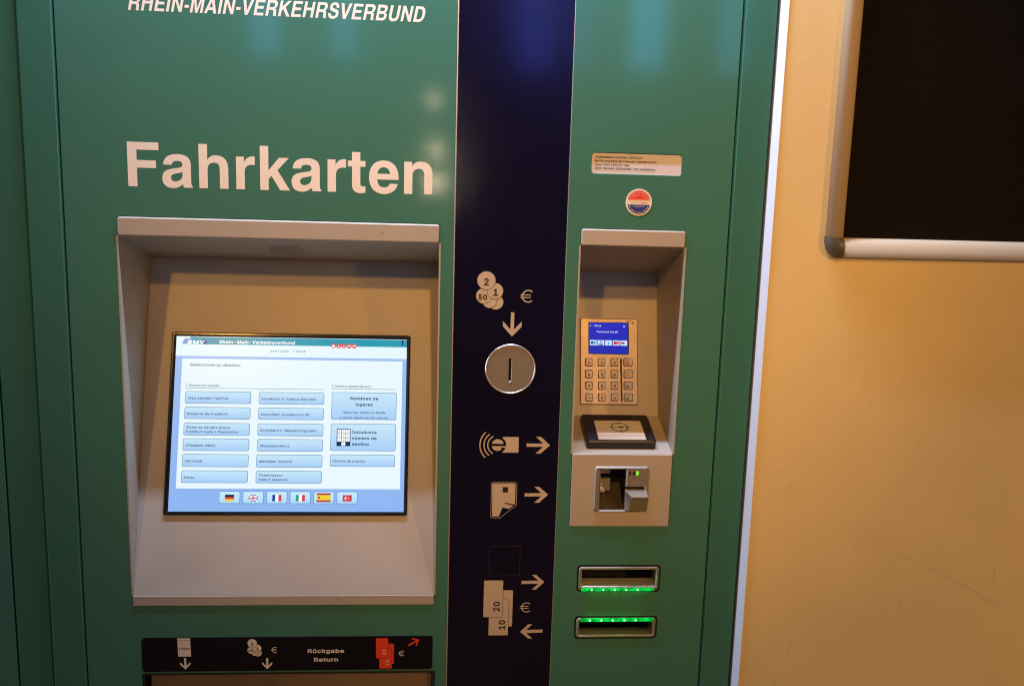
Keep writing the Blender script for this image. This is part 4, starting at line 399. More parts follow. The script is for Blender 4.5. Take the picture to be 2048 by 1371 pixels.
 119: (610, [[159, -25, 228, -26, 246, -15, 310, 194, 368, -1, 376, -18, 394, -26, 460, -26, 475, -19, 484, -1, 596, 369, 597, 383, 590, 398, 568, 406, 504, 406, 488, 398, 480, 381, 424, 188, 370, 383, 364, 396, 346, 406, 268, 403, 260, 397, 252, 381, 196, 187, 140, 385, 134, 398, 116, 406, 46, 406, 31, 399, 23, 377, 34, 339, 138, -3, 145, -17]]),
 122: (424, [[63, -25, 366, -26, 384, -17, 391, -3, 391, 59, 384, 73, 376, 79, 210, 82, 206, 85, 382, 317, 385, 383, 376, 399, 360, 406, 74, 406, 56, 397, 49, 383, 49, 319, 56, 305, 64, 299, 227, 295, 46, 59, 43, -3, 50, -18]]),
 228: (432, [[157, -33, 226, -32, 278, -11, 300, -26, 366, -26, 381, -19, 388, -5, 389, 279, 384, 303, 368, 341, 341, 373, 308, 394, 280, 403, 246, 410, 194, 410, 136, 395, 112, 383, 79, 359, 58, 331, 44, 301, 44, 285, 52, 271, 120, 248, 138, 251, 171, 289, 190, 299, 208, 304, 236, 304, 252, 299, 265, 291, 272, 279, 277, 259, 274, 256, 170, 242, 106, 224, 70, 202, 42, 165, 31, 125, 31, 93, 36, 67, 48, 37, 69, 9, 98, -13], [184, 73, 168, 77, 150, 89, 145, 109, 156, 126, 194, 140, 276, 151, 272, 117, 256, 92, 230, 77, 210, 72], [135, 417, 154, 417, 185, 429, 202, 449, 211, 473, 210, 497, 198, 524, 178, 541, 154, 550, 126, 547, 101, 535, 84, 513, 77, 491, 80, 465, 92, 440, 108, 427], [279, 417, 306, 419, 331, 431, 348, 453, 355, 473, 352, 503, 342, 524, 322, 541, 296, 550, 270, 547, 245, 535, 228, 513, 221, 493, 224, 465, 236, 440, 252, 427]]),
 250: (453, [[199, -31, 240, -29, 268, -21, 298, -7, 308, -19, 324, -26, 388, -26, 402, -19, 408, -11, 411, 381, 404, 397, 396, 403, 320, 406, 306, 399, 300, 391, 295, 133, 284, 105, 270, 90, 258, 83, 230, 76, 193, 85, 178, 101, 169, 123, 164, 391, 152, 403, 138, 406, 76, 406, 62, 399, 56, 391, 53, 123, 66, 61, 86, 24, 114, -3, 160, -25], [199, 403, 258, 402, 275, 411, 344, 517, 347, 533, 339, 549, 324, 556, 252, 556, 233, 547, 180, 437, 182, 417, 187, 409]]),
 252: (453, [[199, -31, 240, -29, 268, -21, 298, -7, 308, -19, 324, -26, 388, -26, 402, -19, 408, -11, 411, 381, 404, 397, 396, 403, 320, 406, 306, 399, 300, 391, 295, 133, 284, 105, 270, 90, 258, 83, 230, 76, 193, 85, 178, 101, 169, 123, 164, 391, 152, 403, 138, 406, 76, 406, 62, 399, 56, 391, 53, 123, 66, 61, 86, 24, 114, -3, 160, -25], [151, 417, 178, 419, 203, 431, 220, 453, 227, 475, 224, 503, 214, 524, 194, 541, 168, 550, 142, 547, 117, 535, 102, 517, 93, 493, 94, 471, 108, 440, 130, 423], [293, 417, 322, 419, 347, 431, 360, 447, 371, 477, 368, 501, 355, 527, 334, 543, 312, 550, 284, 547, 263, 537, 246, 517, 237, 495, 238, 471, 250, 442, 274, 423]]),
 8364: (507, [[281, -31, 346, -32, 408, -15, 462, 18, 475, 39, 472, 55, 451, 101, 434, 119, 422, 122, 410, 119, 374, 95, 350, 85, 332, 80, 300, 80, 276, 87, 252, 100, 230, 122, 214, 151, 218, 154, 328, 154, 344, 162, 373, 223, 370, 241, 362, 253, 380, 257, 388, 262, 417, 323, 410, 345, 394, 354, 216, 354, 214, 357, 222, 373, 237, 395, 270, 419, 296, 428, 322, 430, 362, 419, 412, 387, 430, 385, 443, 391, 450, 401, 474, 453, 475, 469, 468, 483, 434, 509, 380, 533, 332, 542, 296, 542, 250, 533, 206, 515, 172, 492, 145, 465, 124, 435, 102, 391, 90, 355, 58, 354, 43, 347, 34, 331, 19, 289, 20, 275, 26, 262, 46, 253, 36, 237, 20, 191, 19, 177, 26, 162, 42, 154, 90, 153, 116, 87, 138, 52, 167, 21, 194, 1, 224, -15]]),
}
def _unpack(txt):
    return {chr(c): (adv, [[(p[i], p[i + 1]) for i in range(0, len(p), 2)] for p in ls]) for c, (adv, ls) in txt.items()}
GROTESK = {  # heavy grotesque for the headline: advance, then paths (M/L points, C = cubic)
 'F': (600, "M73 0 L73 729 583 729 583 604 223 604 223 434 533 434 533 309 223 309 223 0"),
 'a': (565, "M526 18 L526 0 378 0 C369 16 366 38 365 58 C315 10 262 -13 199 -13 C98 -13 29 45 29 145 C29 239 78 288 190 307 L288 322 C345 331 362 346 362 380 C362 418 335 438 279 438 C222 438 194 418 188 371 L49 371 C55 484 133 549 280 549 C425 549 499 494 499 386 L499 104 C499 60 502 34 526 18|M361 260 C340 249 320 242 280 235 C205 222 171 205 171 160 C171 120 197 98 238 98 C300 98 361 140 361 212"),
 'h': (611, "M66 0 L66 729 206 729 206 465 C232 520 280 549 346 549 C470 549 546 475 546 340 L546 0 406 0 406 322 C406 395 375 427 318 427 C252 427 206 390 206 310 L206 0"),
 'n': (611, "M66 0 L66 540 200 540 200 461 C230 520 280 549 346 549 C470 549 546 475 546 340 L546 0 406 0 406 322 C406 395 375 427 318 427 C252 427 206 390 206 310 L206 0"),
 'r': (389, "M64 0 L64 540 197 540 197 446 C227 515 275 549 343 549 C357 549 368 548 373 546 L373 405 C356 409 340 411 324 411 C250 411 204 368 204 285 L204 0"),
 'k': (560, "M69 0 L69 729 209 729 209 326 385 540 549 540 357 334 562 0 399 0 259 235 209 182 209 0"),
 't': (338, "M309 530 L309 433 223 433 223 161 C223 118 234 104 270 104 C283 104 296 105 309 107 L309 2 C285 -6 255 -10 222 -10 C132 -10 84 40 84 125 L84 433 14 433 14 530 84 530 84 674 223 674 223 530"),
 'e': (556, "M528 229 L170 229 C172 146 212 98 281 98 C330 98 365 120 380 162 L517 162 C491 52 405 -14 281 -14 C126 -14 31 89 31 264 C31 441 125 549 280 549 C440 549 530 440 530 252 C530 244 530 236 528 229|M385 325 C378 395 340 435 279 435 C219 435 180 394 172 325"),
 'R': (722, "M76 0 L76 729 436 729 C585 729 664 660 664 536 C664 447 625 390 551 356 C617 335 643 293 645 210 C647 103 650 50 680 22 L680 0 515 0 C503 27 500 60 499 120 C497 235 480 275 400 275 L226 275 226 0|M226 400 L395 400 C475 400 513 436 513 502 C513 570 478 604 403 604 L226 604"),
 'H': (722, "M69 0 L69 729 219 729 219 452 504 452 504 729 654 729 654 0 504 0 504 327 219 327 219 0"),
 'E': (667, "M79 0 L79 729 613 729 613 604 229 604 229 434 574 434 574 309 229 309 229 125 621 125 621 0"),
 'I': (278, "M64 0 L64 729 214 729 214 0"),
 'N': (722, "M69 0 L69 729 220 729 511 232 511 729 654 729 654 0 507 0 212 509 212 0"),
 'M': (833, "M65 0 L65 729 278 729 417 196 555 729 769 729 769 0 629 0 629 573 485 0 348 0 205 573 205 0"),
 'A': (722, "M20 0 L276 729 448 729 700 0 537 0 491 150 228 150 180 0|M268 275 L451 275 361 563"),
 'V': (667, "M18 729 L178 729 334 201 489 729 649 729 412 0 254 0"),
 'K': (722, "M74 0 L74 729 224 729 224 432 505 729 699 729 410 433 722 0 537 0 306 330 224 246 224 0"),
 'S': (667, "M594 503 C592 655 494 747 334 747 C172 747 76 666 76 526 C76 412 136 356 280 323 L378 300 C450 283 477 260 477 213 C477 148 427 110 340 110 C245 110 190 155 184 240 L38 240 C43 80 150 -18 334 -18 C517 -18 624 71 624 224 C624 345 560 409 420 441 L325 463 C250 480 221 502 221 545 C221 596 263 626 334 626 C405 626 445 583 451 503"),
 'B': (722, "M76 0 L76 729 410 729 C555 729 636 661 636 540 C636 464 605 412 540 380 C618 350 660 292 660 204 C660 76 570 0 422 0|M226 604 L226 434 385 434 C455 434 490 463 490 519 C490 576 455 604 385 604|M226 309 L226 125 395 125 C470 125 510 155 510 217 C510 279 470 309 395 309"),
 'U': (722, "M651 729 L651 258 C651 75 545 -18 361 -18 C177 -18 71 75 71 258 L71 729 221 729 221 258 C221 160 270 110 361 110 C452 110 501 160 501 258 L501 729"),
 'D': (722, "M74 0 L74 729 352 729 C565 729 672 602 672 365 C672 128 565 0 352 0|M224 604 L224 125 345 125 C462 125 522 205 522 365 C522 525 462 604 345 604"),
 '-': (333, "M48 212 L48 342 288 342 288 212"),
}
def _path(s):
    loops = []
    for part in s.split('|'):
        pts = []; cmd = ''; buf = []
        for tk in part.replace('M', ' M ').replace('L', ' L ').replace('C', ' C ').split():
            if tk in 'MLC': cmd = tk; buf = []; continue
            buf.append(float(tk))
            if cmd in 'ML' and len(buf) == 2: pts.append(tuple(buf)); buf = []
            if cmd == 'C' and len(buf) == 6:
                p0 = pts[-1]; a, b, c = (buf[0], buf[1]), (buf[2], buf[3]), (buf[4], buf[5]); buf = []
                for i in range(1, 8):
                    t = i / 7; q = 1 - t
                    pts.append(tuple(q ** 3 * p0[k] + 3 * q * q * t * a[k] + 3 * q * t * t * b[k] + t ** 3 * c[k] for k in (0, 1)))
        if pts[0] == pts[-1]: pts.pop()
        loops.append(pts)
    return loops
FONTS = {'r': _unpack(REG), 'b': _unpack(BOLD), 'g': {k: (a, _path(s)) for k, (a, s) in GROTESK.items()}}
def glyphs(s, font, u, v, cap, width=None, align='l', shear=0.0, rot=0.0, track=0.0):
    """shapes of a line of lettering: cap height in metres, origin on the baseline"""
    f = FONTS[font]; k = cap / 728.0; x = 0.0; shapes = []
    for ch in s:
        adv, loops = f.get(ch) or f.get(' ') or (280, [])
        if loops: shapes.append([[(x + px, py) for px, py in l] for l in loops])
        x += adv + track
    xs = [p[0] for sh in shapes for l in sh for p in l]; x0, x1 = min(xs), max(xs)
    kx = width / (x1 - x0) if width else k
    off = {'l': -x0, 'c': -(x0 + x1) / 2, 'r': -x1}[align]
    ca, sa = math.cos(rot), math.sin(rot); out = []
    for sh in shapes:
        o = []
        for l in sh:
            q = []
            for px, py in l:
                a = (px + off) * kx + py * k * shear; b = py * k
                q.append((u + a * ca - b * sa, v + a * sa + b * ca))
            o.append(q)
        out.append(o)
    return out
def text(name, s, font, fr, u, v, cap, n, m, parent, **kw):
    return sheet(name, fr, glyphs(s, font, u, v, cap, **kw), n, m, parent)

# ------------------------------------------------------------------ the materials of the place
GREEN = mat("green_paint", (0.056, 0.205, 0.162), 0.085, bump=0.014, bscale=330, var=0.06, vscale=3, rvar=0.025)
GREEN2 = mat("green_paint_stile", (0.044, 0.180, 0.140), 0.10, bump=0.012, bscale=420, var=0.06, vscale=3, rvar=0.04)
NAVY = mat("navy_foil", (0.0022, 0.0024, 0.024), 0.13, bump=0.008, bscale=420, var=0.15, vscale=5, rvar=0.03)
LABELBLACK = mat("black_foil", (0.003, 0.003, 0.010), 0.35, bump=0.02, bscale=500, rvar=0.05, spec=0.3)
GREY = mat("grey_powder_coat", (0.42, 0.395, 0.36), 0.46, bump=0.16, bscale=900, var=0.05, vscale=10, rvar=0.06)
STEEL = mat("brushed_steel", (0.52, 0.49, 0.45), 0.36, metal=0.85, bump=0.10, bscale=700, var=0.05, vscale=30, rvar=0.06)
KEYPLATE = mat("keypad_metal", (0.48, 0.38, 0.25), 0.36, metal=0.5, bump=0.10, bscale=900, var=0.08, vscale=40)
ALU = mat("aluminium", (0.74, 0.71, 0.68), 0.30, metal=0.7, bump=0.05, bscale=700)
BLACK = mat("black_plastic", (0.010, 0.010, 0.012), 0.38, bump=0.10, bscale=800)
GLOSSBLACK = mat("black_bezel", (0.006, 0.006, 0.007), 0.16)
VOID = mat("dark_interior", (0.012, 0.010, 0.009), 0.7)
WHITE = mat("white_vinyl", (0.88, 0.86, 0.83), 0.45, var=0.03, vscale=40)
CREAM = mat("cream_print", (0.53, 0.47, 0.39), 0.45, var=0.04, vscale=40)
INK = mat("black_print", (0.012, 0.012, 0.015), 0.5)
RED = mat("red_print", (0.80, 0.055, 0.02), 0.45)
STICKBLUE = mat("blue_print", (0.02, 0.04, 0.25), 0.4)
STICKRED = mat("sticker_red", (0.75, 0.05, 0.03), 0.4)
WALLM = mat("wall_paint", (0.78, 0.66, 0.36), 0.62, bump=0.11, bscale=230, var=0.07, vscale=5, bdist=0.0012, detail=4)
TRIM = mat("white_trim_cool_tint", (0.74, 0.78, 0.90), 0.4, bump=0.03, bscale=300)  # bluish tint in the base colour stands in for cool light on the strip
SCUFF = mat("scuff", (0.62, 0.50, 0.25), 0.7)
FELT = mat("black_felt", (0.010, 0.0085, 0.0068), 0.95, spec=0.08, bump=0.5, bscale=900, var=0.25, vscale=300)
CAPM = mat("grey_plastic_cap", (0.09, 0.085, 0.075), 0.45)
SMOKE = mat("smoked_flap", (0.24, 0.175, 0.12), 0.30, bump=0.05, bscale=300, var=0.25, vscale=9)

Z0 = EYE
FRONT = Frame((0, 0, Z0), (1, 0, 0), (0, 0, 1))
xV0, xV1, xV2, xV3, xV4, xV5 = (v * D for v in (-0.4257, -0.3885, 0.0133, 0.1333, 0.3096, 0.3464))
TOP, BOT = 2.25 - Z0, 0.0 - Z0           # front plane runs from the floor to the machine's top
# ================================================================== the ticket machine
xm = (xV0 + xV5) / 2
M = empty("ticket_machine", (xm, 0.25, 0), "green and navy ticket machine with touchscreen, card terminal and note slots", "ticket machine")

def shell(name, x0, x1, y0, y1, z0, z1, m, parent, t=0.004):
    """cabinet without a front: back, sides, top and bottom"""
    V, Fc = [], []
    def bx(a, b, c, d, e, f):
        k = len(V)
        V.extend(Vector(q) for q in ((a, c, e), (b, c, e), (b, d, e), (a, d, e), (a, c, f), (b, c, f), (b, d, f), (a, d, f)))
        Fc.extend(tuple(k + i for i in q) for q in ((3, 2, 1, 0), (4, 5, 6, 7), (0, 1, 5, 4), (2, 3, 7, 6), (1, 2, 6, 5), (3, 0, 4, 7)))
    bx(x0, x0 + t, y0, y1, z0, z1); bx(x1 - t, x1, y0, y1, z0, z1)
    bx(x0 + t, x1 - t, y1 - t, y1, z0, z1); bx(x0 + t, x1 - t, y0, y1 - t, z0, z0 + t); bx(x0 + t, x1 - t, y0, y1 - t, z1 - t, z1)
    return finish(name, V, Fc, m, parent)
shell("cabinet", xV0 + 0.001, xV5 - 0.001, 0.0035, 0.42, 0.0, 2.25, VOID, M)

# outline boxes on the front plane
RX0, RX1 = -0.335 * D, -0.0033 * D; RZ0, RZ1 = -0.4748 * D, -0.0466 * D        # screen surround
LIPZ = -0.0660 * D; SILLZ = -0.4632 * D
CX0, CX1 = 0.1486 * D, 0.2622 * D; CZ0, CZ1 = -0.3816 * D, -0.0470 * D         # card surround
CLIPZ = -0.0648 * D; LEDZ = -0.2966 * D
S1 = FRONT.box((1155.7, 1132.8), (1322, 1127.7), (1317, 1179.5), (1153.5, 1185.3))
S2 = FRONT.box((1150, 1235.6), (1314, 1228.3), (1312, 1272), (1148.5, 1279.4))
NP = FRONT.box((1184, 303), (1365.2, 311.5), (1362, 354), (1183.3, 344.3))
LB = FRONT.box((280.5, 1273), (865, 1271), (865, 1337.6), (287, 1341))
TRAY = FRONT.box((284, 1345), (866.5, 1342.5), (866.5, 1700), (300, 1700))
coin = FRONT.pix(1021, 738); coinr = 50.2 * PX
g = 0.0008                                # half of the joint between panels
dl = plate("door_panel", FRONT, [rect(xV1 + g, BOT + 0.08, xV2 - 0.0016, TOP - 0.02), rr(*grow((RX0, RZ0, RX1, RZ1), 0.0006), 0.0036), rr(*grow(TRAY, 0.0004), 0.003)], -0.003, 0, GREEN, M, 0.0005)
tag(dl, "wide green door panel with the headline and touchscreen")
plate("edge_strip", FRONT, [rect(xV2 - 0.0014, BOT + 0.08, xV2, TOP - 0.02)], -0.003, 0.0002, ALU, M)
nv = plate("strip_panel", FRONT, [rect(xV2 + 0.0001, BOT + 0.08, xV3 - 0.0008, TOP - 0.02), disc(*coin, coinr + 0.0012)], -0.003, -0.0006, NAVY, M, 0.0003)
tag(nv, "navy blue strip with payment symbols")
plate("edge_strip", FRONT, [rect(xV3 - 0.0007, BOT + 0.08, xV3 - 0.0001, TOP - 0.02)], -0.003, -0.0003, ALU, M)
dr = plate("door_panel", FRONT, [rect(xV3, BOT + 0.08, xV4 - g, TOP - 0.02), rr(*grow((CX0, CZ0, CX1, CZ1), 0.0005), 0.003), rr(*NP, 0.0042), rr(*grow(S1, 0.0006), 0.005), rr(*grow(S2, 0.0006), 0.005)], -0.003, 0, GREEN, M, 0.0005)
tag(dr, "narrow green door panel with card terminal and note slots")
plate("frame_stile", FRONT, [rect(xV0 + 0.0012, BOT, xV1 - g, TOP)], -0.03, 0.0004, GREEN2, M, 0.0022)
plate("frame_stile", FRONT, [rect(xV4 + g, BOT, xV5, TOP)], -0.03, 0.0004, GREEN2, M, 0.0028)

# ---- lettering on the wide door
a = FRONT.pix(257, 375); b_ = FRONT.pix(864.5, 386.3); t_ = FRONT.pix(257, 290)
text("headline_lettering", "Fahrkarten", 'g', FRONT, a[0], (a[1] + b_[1]) / 2, 0.0447 * D, 0.00006, WHITE, dl, width=b_[0] - a[0])
a = FRONT.pix(256, 24); b_ = FRONT.pix(853, 41.5)
text("company_lettering", "RHEIN-MAIN-VERKEHRSVERBUND", 'g', FRONT, a[0], (a[1] + b_[1]) / 2, 28.6 * PX, 0.00006, WHITE, dl, width=(b_[0] - a[0]) - 6 * PX, shear=0.21)

# ---- screen surround: lip, sloping soffit, side walls, tilted back, sill
dS = 0.11 * D
SCR = Frame((0, 0, Z0 + SILLZ), (1, 0, 0), (0, dS, 0.3662 * D))
sv1 = math.hypot(dS, 0.3662 * D)
cz = SILLZ + 0.3662 * D                                   # height of the crease at the top of the back panel
BZ = [SCR.pix(*q) for q in ((344, 664), (820, 671), (815, 1032), (329, 1027))]
bx0, bx1 = (BZ[0][0] + BZ[3][0]) / 2, (BZ[1][0] + BZ[2][0]) / 2
by0, by1 = (BZ[2][1] + BZ[3][1]) / 2, (BZ[0][1] + BZ[1][1]) / 2
sh = plate("screen_housing", SCR, [rect(RX0 + 0.0001, 0.0004, RX1 - 0.0001, sv1), rect(bx0 + 0.004, by0 + 0.004, bx1 - 0.004, by1 - 0.004)], -0.002, 0, GREY, M)
def wall_side(name, x, depth_z, m, parent, sgn, t=0.002):
    fr = Frame((x, 0, Z0), (0, 1, 0), (0, 0, 1))          # normal points to +x
    return plate(name, fr, [depth_z], *((-t, 0) if sgn > 0 else (0, t)), m, parent)
tri = [(-0.0003, SILLZ), (dS + 0.002, cz + 0.0015), (-0.0003, LIPZ)]
wall_side("side_wall", RX0, tri, GREY, sh, 1); wall_side("side_wall", RX1, tri, GREY, sh, -1)
SOF = Frame((0, 0, Z0 + LIPZ), (1, 0, 0), (0, -dS, LIPZ - cz))   # runs from the crease towards the lip, faces down and out
sl = math.hypot(dS, LIPZ - cz)
plate("soffit", SOF, [rect(RX0 + 0.0001, -sl - 0.002, RX1 - 0.0001, -0.001)], -0.002, 0, GREY, sh)
plate("lip", FRONT, [rr(RX0, LIPZ, RX1, RZ1, 0.003)], -0.012, 0.0016, GREY, sh, 0.0014)
plate("sill", FRONT, [rect(RX0, RZ0, RX1, SILLZ)], -0.012, 0.0008, GREY, sh, 0.0006)
holes = []
for r_ in range(5):
    for c_ in range(9):
        if (r_ in (0, 4)) and c_ in (0, 8): continue
        p_ = SOF.pix(541 + c_ * 8.1 + (r_ - 2) * 1.6, 491.5 + r_ * 3.6 + c_ * 0.12); holes.append([disc(p_[0], p_[1], 0.0015, 8, ry=0.0020)])
for c_ in range(3):
    p_ = SOF.pix(499 + c_ * 5.2, 497 + (c_ % 2) * 1.5); holes.append([disc(p_[0], p_[1], 0.0009, 8)])
tag(sheet("speaker_grille", SOF, holes, 0.0003, VOID, sh), kind="stuff")

# ---- touchscreen
ts = plate("touchscreen", SCR, [rr(bx0, by0, bx1, by1, 0.0028), rr(bx0 + 0.0045, by0 + 0.0045, bx1 - 0.0045, by1 - 0.0045, 0.001)], -0.004, 0.0042, GLOSSBLACK, M, 0.0014)
DX0, DX1 = bx0 + 0.0052, bx1 - 0.0040; DY0, DY1 = by0 + 0.0042, by1 - 0.0052
def U(x, y): return (DX0 + (DX1 - DX0) * x / 1024, DY1 - (DY1 - DY0) * y / 768)
def ub(x0, y0, x1, y1):
    p, q = U(x0, y1), U(x1, y0); return (p[0], p[1], q[0], q[1])
KU = (DX1 - DX0) / 1024
H1, H2, H3, H4, H5 = 0.0004, 0.0007, 0.0010, 0.0013, 0.0016
L_BLUE = lit("screen_blue", lin(158, 190, 240), lin(140, 180, 240))
L_WHITE = lit("screen_white", lin(229, 246, 253))
L_HEAD = lit("screen_header", lin(224, 246, 252))
L_TEAL = lit("screen_teal", lin(24, 152, 178))
L_BTN = lit("screen_button", lin(196, 230, 251), lin(164, 205, 246))
L_BTN2 = lit("screen_flag_button", lin(200, 236, 252), lin(168, 214, 248))
L_EDGE = lit("screen_button_edge", lin(88, 124, 166))
L_TXT = lit("screen_text", lin(36, 56, 100))
L_GREY = lit("screen_grey_text", lin(66, 80, 104))
L_NAVY = lit("screen_navy", lin(12, 40, 92))
L_PURE = lit("screen_pure_white", lin(250, 253, 255))
L_RED = lit("screen_red", lin(214, 84, 72)); L_FRED = lit("screen_flag_red", lin(205, 62, 72)); L_FBLK = lit("screen_flag_black", lin(28, 30, 50))
L_FYEL = lit("screen_flag_yellow", lin(240, 208, 50)); L_FBLU = lit("screen_flag_blue", lin(30, 66, 160)); L_FGRN = lit("screen_flag_green", lin(40, 160, 130)); L_FMAR = lit("screen_flag_maroon", lin(180, 62, 80))
plate("display_panel", SCR, [rect(bx0 + 0.0042, by0 + 0.0042, bx1 - 0.0042, by1 - 0.0042)], -0.004, -0.0001, GLOSSBLACK, ts)
def usheet(name, x0, y0, x1, y1, h, m, r=0.0):
    b = ub(x0, y0, x1, y1)
    return sheet(name, SCR, [[rr(*b, r * KU, 3) if r else rect(*b)]], h, m, ts)
usheet("display_background", 0, 0, 1024, 768, 0.0001, L_BLUE)
usheet("display_header", 0, 0, 1024, 88, H1, L_HEAD)
usheet("display_banner", 60, 2, 1024, 35, H2, L_TEAL)
usheet("display_page", 29, 99, 1004, 668, H1, L_WHITE)
def utext(s, font, x, base, cap, h, m, x1=None, align='l', shear=0, name="display_text"):
    u, v = U(x, base)
    return text(name, s, font, SCR, u, v, cap * KU, h, m, ts, width=(x1 - x) * KU if x1 else None, align=align, shear=shear)
def upoly(name, pts, h, m): return sheet(name, SCR, [[[U(*p) for p in pts]]], h, m, ts)
# logo and banner
upoly("logo_shape", [(36, 10), (66, 10), (54, 35), (24, 35)], H3, lit("logo_blue", lin(120, 165, 225)))
upoly("logo_shape", [(122, 9), (138, 35), (108, 35)], H3, lit("logo_navy", lin(20, 70, 150)))
utext("RMV", 'b', 50, 34, 23, H4, L_PURE, 122, shear=0.25, name="logo_lettering")
utext("Rhein-Main-Verkehrsverbund", 'b', 188, 30, 19, H3, L_PURE, 520, shear=0.2)
for i in range(5):
    cx, cy = U(693 + i * 23.3, 33)
    sheet("transport_icon", SCR, [[disc(cx, cy, 11 * KU, 20)]], H3, L_RED, ts)
    if i in (1, 2): text("transport_letter", "SU"[i - 1], 'b', SCR, cx, cy - 5.5 * KU, 11 * KU, H4, L_PURE, ts, align='c')
    elif i == 0: sheet("transport_letter", SCR, [[disc(cx, cy - KU, 6 * KU, 14)]], H4, L_PURE, ts)
    else: sheet("transport_letter", SCR, [[rect(cx - 7 * KU, cy - 2 * KU, cx + 7 * KU, cy + 3 * KU)]], H4, L_PURE, ts)
utext("26.07.2019", 'r', 413, 65, 12, H2, L_GREY, 494); utext("|", 'r', 515, 65, 12, H2, L_GREY); utext("23:19", 'r', 527, 65, 12, H2, L_GREY, 569)
usheet("display_mark", 999, 2, 1006, 26, H3, L_NAVY)
utext("Seleccione su destino.", 'r', 64, 132, 16, H2, L_GREY, 287)
utext("Marcación rápida", 'r', 63, 222, 12, H2, L_GREY, 194); utext("Destino pasando por", 'r', 703, 218, 12, H2, L_GREY, 865)
usheet("display_rule", 51, 229, 657, 231, H2, L_EDGE); usheet("display_rule", 51, 207, 53, 228.6, H2, L_EDGE)
usheet("display_rule", 692, 225, 980, 227, H2, L_EDGE); usheet("display_rule", 692, 205, 694, 224.6, H2, L_EDGE)
def button(x0, y0, x1, y1, m=L_BTN, edge=2.2):
    usheet("button_border", x0, y0, x1, y1, H2, L_EDGE, 8)
    usheet("display_button", x0 + edge, y0 + edge, x1 - edge, y1 - edge, H3, m, 6.5)
c1 = ["Viaje sencillo Frankfurt", "Billete de dia Frankfurt", ("Billete de dia para grupos", "Frankfurt hasta 5 Pepersonas"), "Offenbach (Main)", "Darmstadt", "Hanau"]
c1w = [239, 237, (253, 288), 189, 137, 106]
c2 = ["Einzelfahrt F-Stadion Bahnhof", "Einzelfahrt Zeppelinheim Bf", "Einzelfahrt F-Messe/Fairground", "Wiesbaden/Mainz", "Mörfelden-Walldorf", ("Ticket Hessen", "hasta 5 personas")]
c2w = [621, 597, 628, 512, 528, (487, 508)]
rows = [(244, 298), (313, 366), (383, 438), (451, 505), (519, 575), (590, 644)]
for lab, wid, x0, x1 in ((c1, c1w, 50, 337), (c2, c2w, 371, 659)):
    for s, wd, (y0, y1) in zip(lab, wid, rows):
        button(x0, y0, x1, y1)
        if isinstance(s, tuple):
            utext(s[0], 'r', x0 + 13, y0 + 24, 13.5, H4, L_TXT, wd[0]); utext(s[1], 'r', x0 + 13, y0 + 43, 13.5, H4, L_TXT, wd[1])
        else: utext(s, 'r', x0 + 13, y0 + 35, 13.5, H4, L_TXT, wd)
button(692, 241, 981, 363); button(692, 380, 981, 501); button(692, 517, 980, 570)
for s, y, cp, wd, f in (("Nombres de", 274, 17, 124, 'b'), ("lugares", 301, 17, 75, 'b'), ("(todo los destinos RMW", 335, 12, 190, 'r'), ("y otros destinos cercanos)", 358, 12, 212, 'r')):
    utext(s, f, 837, y, cp, H4, L_TXT, 837 + wd, 'c')
for s, y, wd in (("Introduzca", 424, 108), ("número de", 450, 109), ("destino", 476, 75)): utext(s, 'b', 787, y, 16, H4, L_TXT, 787 + wd)
utext("Ofertas de precios", 'r', 704, 550, 13.5, H4, L_TXT, 848)
usheet("number_pad_icon", 719, 404, 780, 480, H4, L_NAVY)
for i, dgt in enumerate("1234567890"):
    r_, c_ = (3, 1) if dgt == '0' else divmod(i, 3)
    x0 = 722.5 + c_ * 18.8; y0 = 407.5 + r_ * 18.2
    usheet("number_pad_cell", x0, y0, x0 + 16.8, y0 + 15.8, H5, L_PURE)
    utext(dgt, 'r', x0 + 8.4, y0 + 12.5, 9.5, H5 + 0.0003, L_TXT, align='c')
# language flags
def fl(i, parts):
    x = 216 + i * 102.2
    button(x, 679, x + 91, 733, L_BTN2)
    for m, q in parts:
        polys = q if isinstance(q[0], list) else [q]
        sheet("flag_icon", SCR, [[[U(x + a, b) for a, b in pl]] for pl in polys], q_h[0], m, ts); q_h[0] += 0.0002
def R_(x0, y0, x1, y1): return rect(x0, y0, x1, y1)
for i in range(6):
    q_h = [H4]
    if i == 0: fl(0, [(L_FBLK, R_(26, 694, 66, 703.6)), (L_FRED, R_(26, 703.6, 66, 713)), (L_FYEL, R_(26, 713, 66, 722.5))])
    if i == 1: fl(1, [(L_FBLU, R_(26, 694, 66, 722)), (L_PURE, [[(26, 694), (31, 694), (66, 719), (66, 722), (61, 722), (26, 697)]]), (L_PURE, [[(66, 694), (61, 694), (26, 719), (26, 722), (31, 722), (66, 697)]]), (L_PURE, [R_(41, 694, 51, 722)]), (L_PURE, [R_(26, 703.5, 66, 712.5)]), (L_FRED, [R_(43.5, 694, 48.5, 722)]), (L_FRED, [R_(26, 705.7, 66, 710.3)])])
    if i == 2: fl(2, [(L_FBLU, R_(26, 694, 39, 722)), (L_PURE, R_(39, 694, 53, 722)), (L_FRED, R_(53, 694, 66, 722))])
    if i == 3: fl(3, [(L_FGRN, R_(26, 694, 39, 722)), (L_PURE, R_(39, 694, 53, 722)), (L_FRED, R_(53, 694, 66, 722))])
    if i == 4: fl(4, [(L_FMAR, R_(14, 686, 76, 725)), (L_FYEL, R_(14, 694.5, 76, 716.5)), (L_FMAR, disc(25, 706, 5, 10)), (L_FBLK, disc(24, 703, 3, 8))])
    if i == 5: fl(5, [(L_FRED, R_(26, 694, 66, 722)), (L_PURE, disc(42, 708, 7.5, 18)), (L_FRED, disc(44.5, 708, 6, 18)), (L_PURE, disc(51, 708, 2.6, 6))])

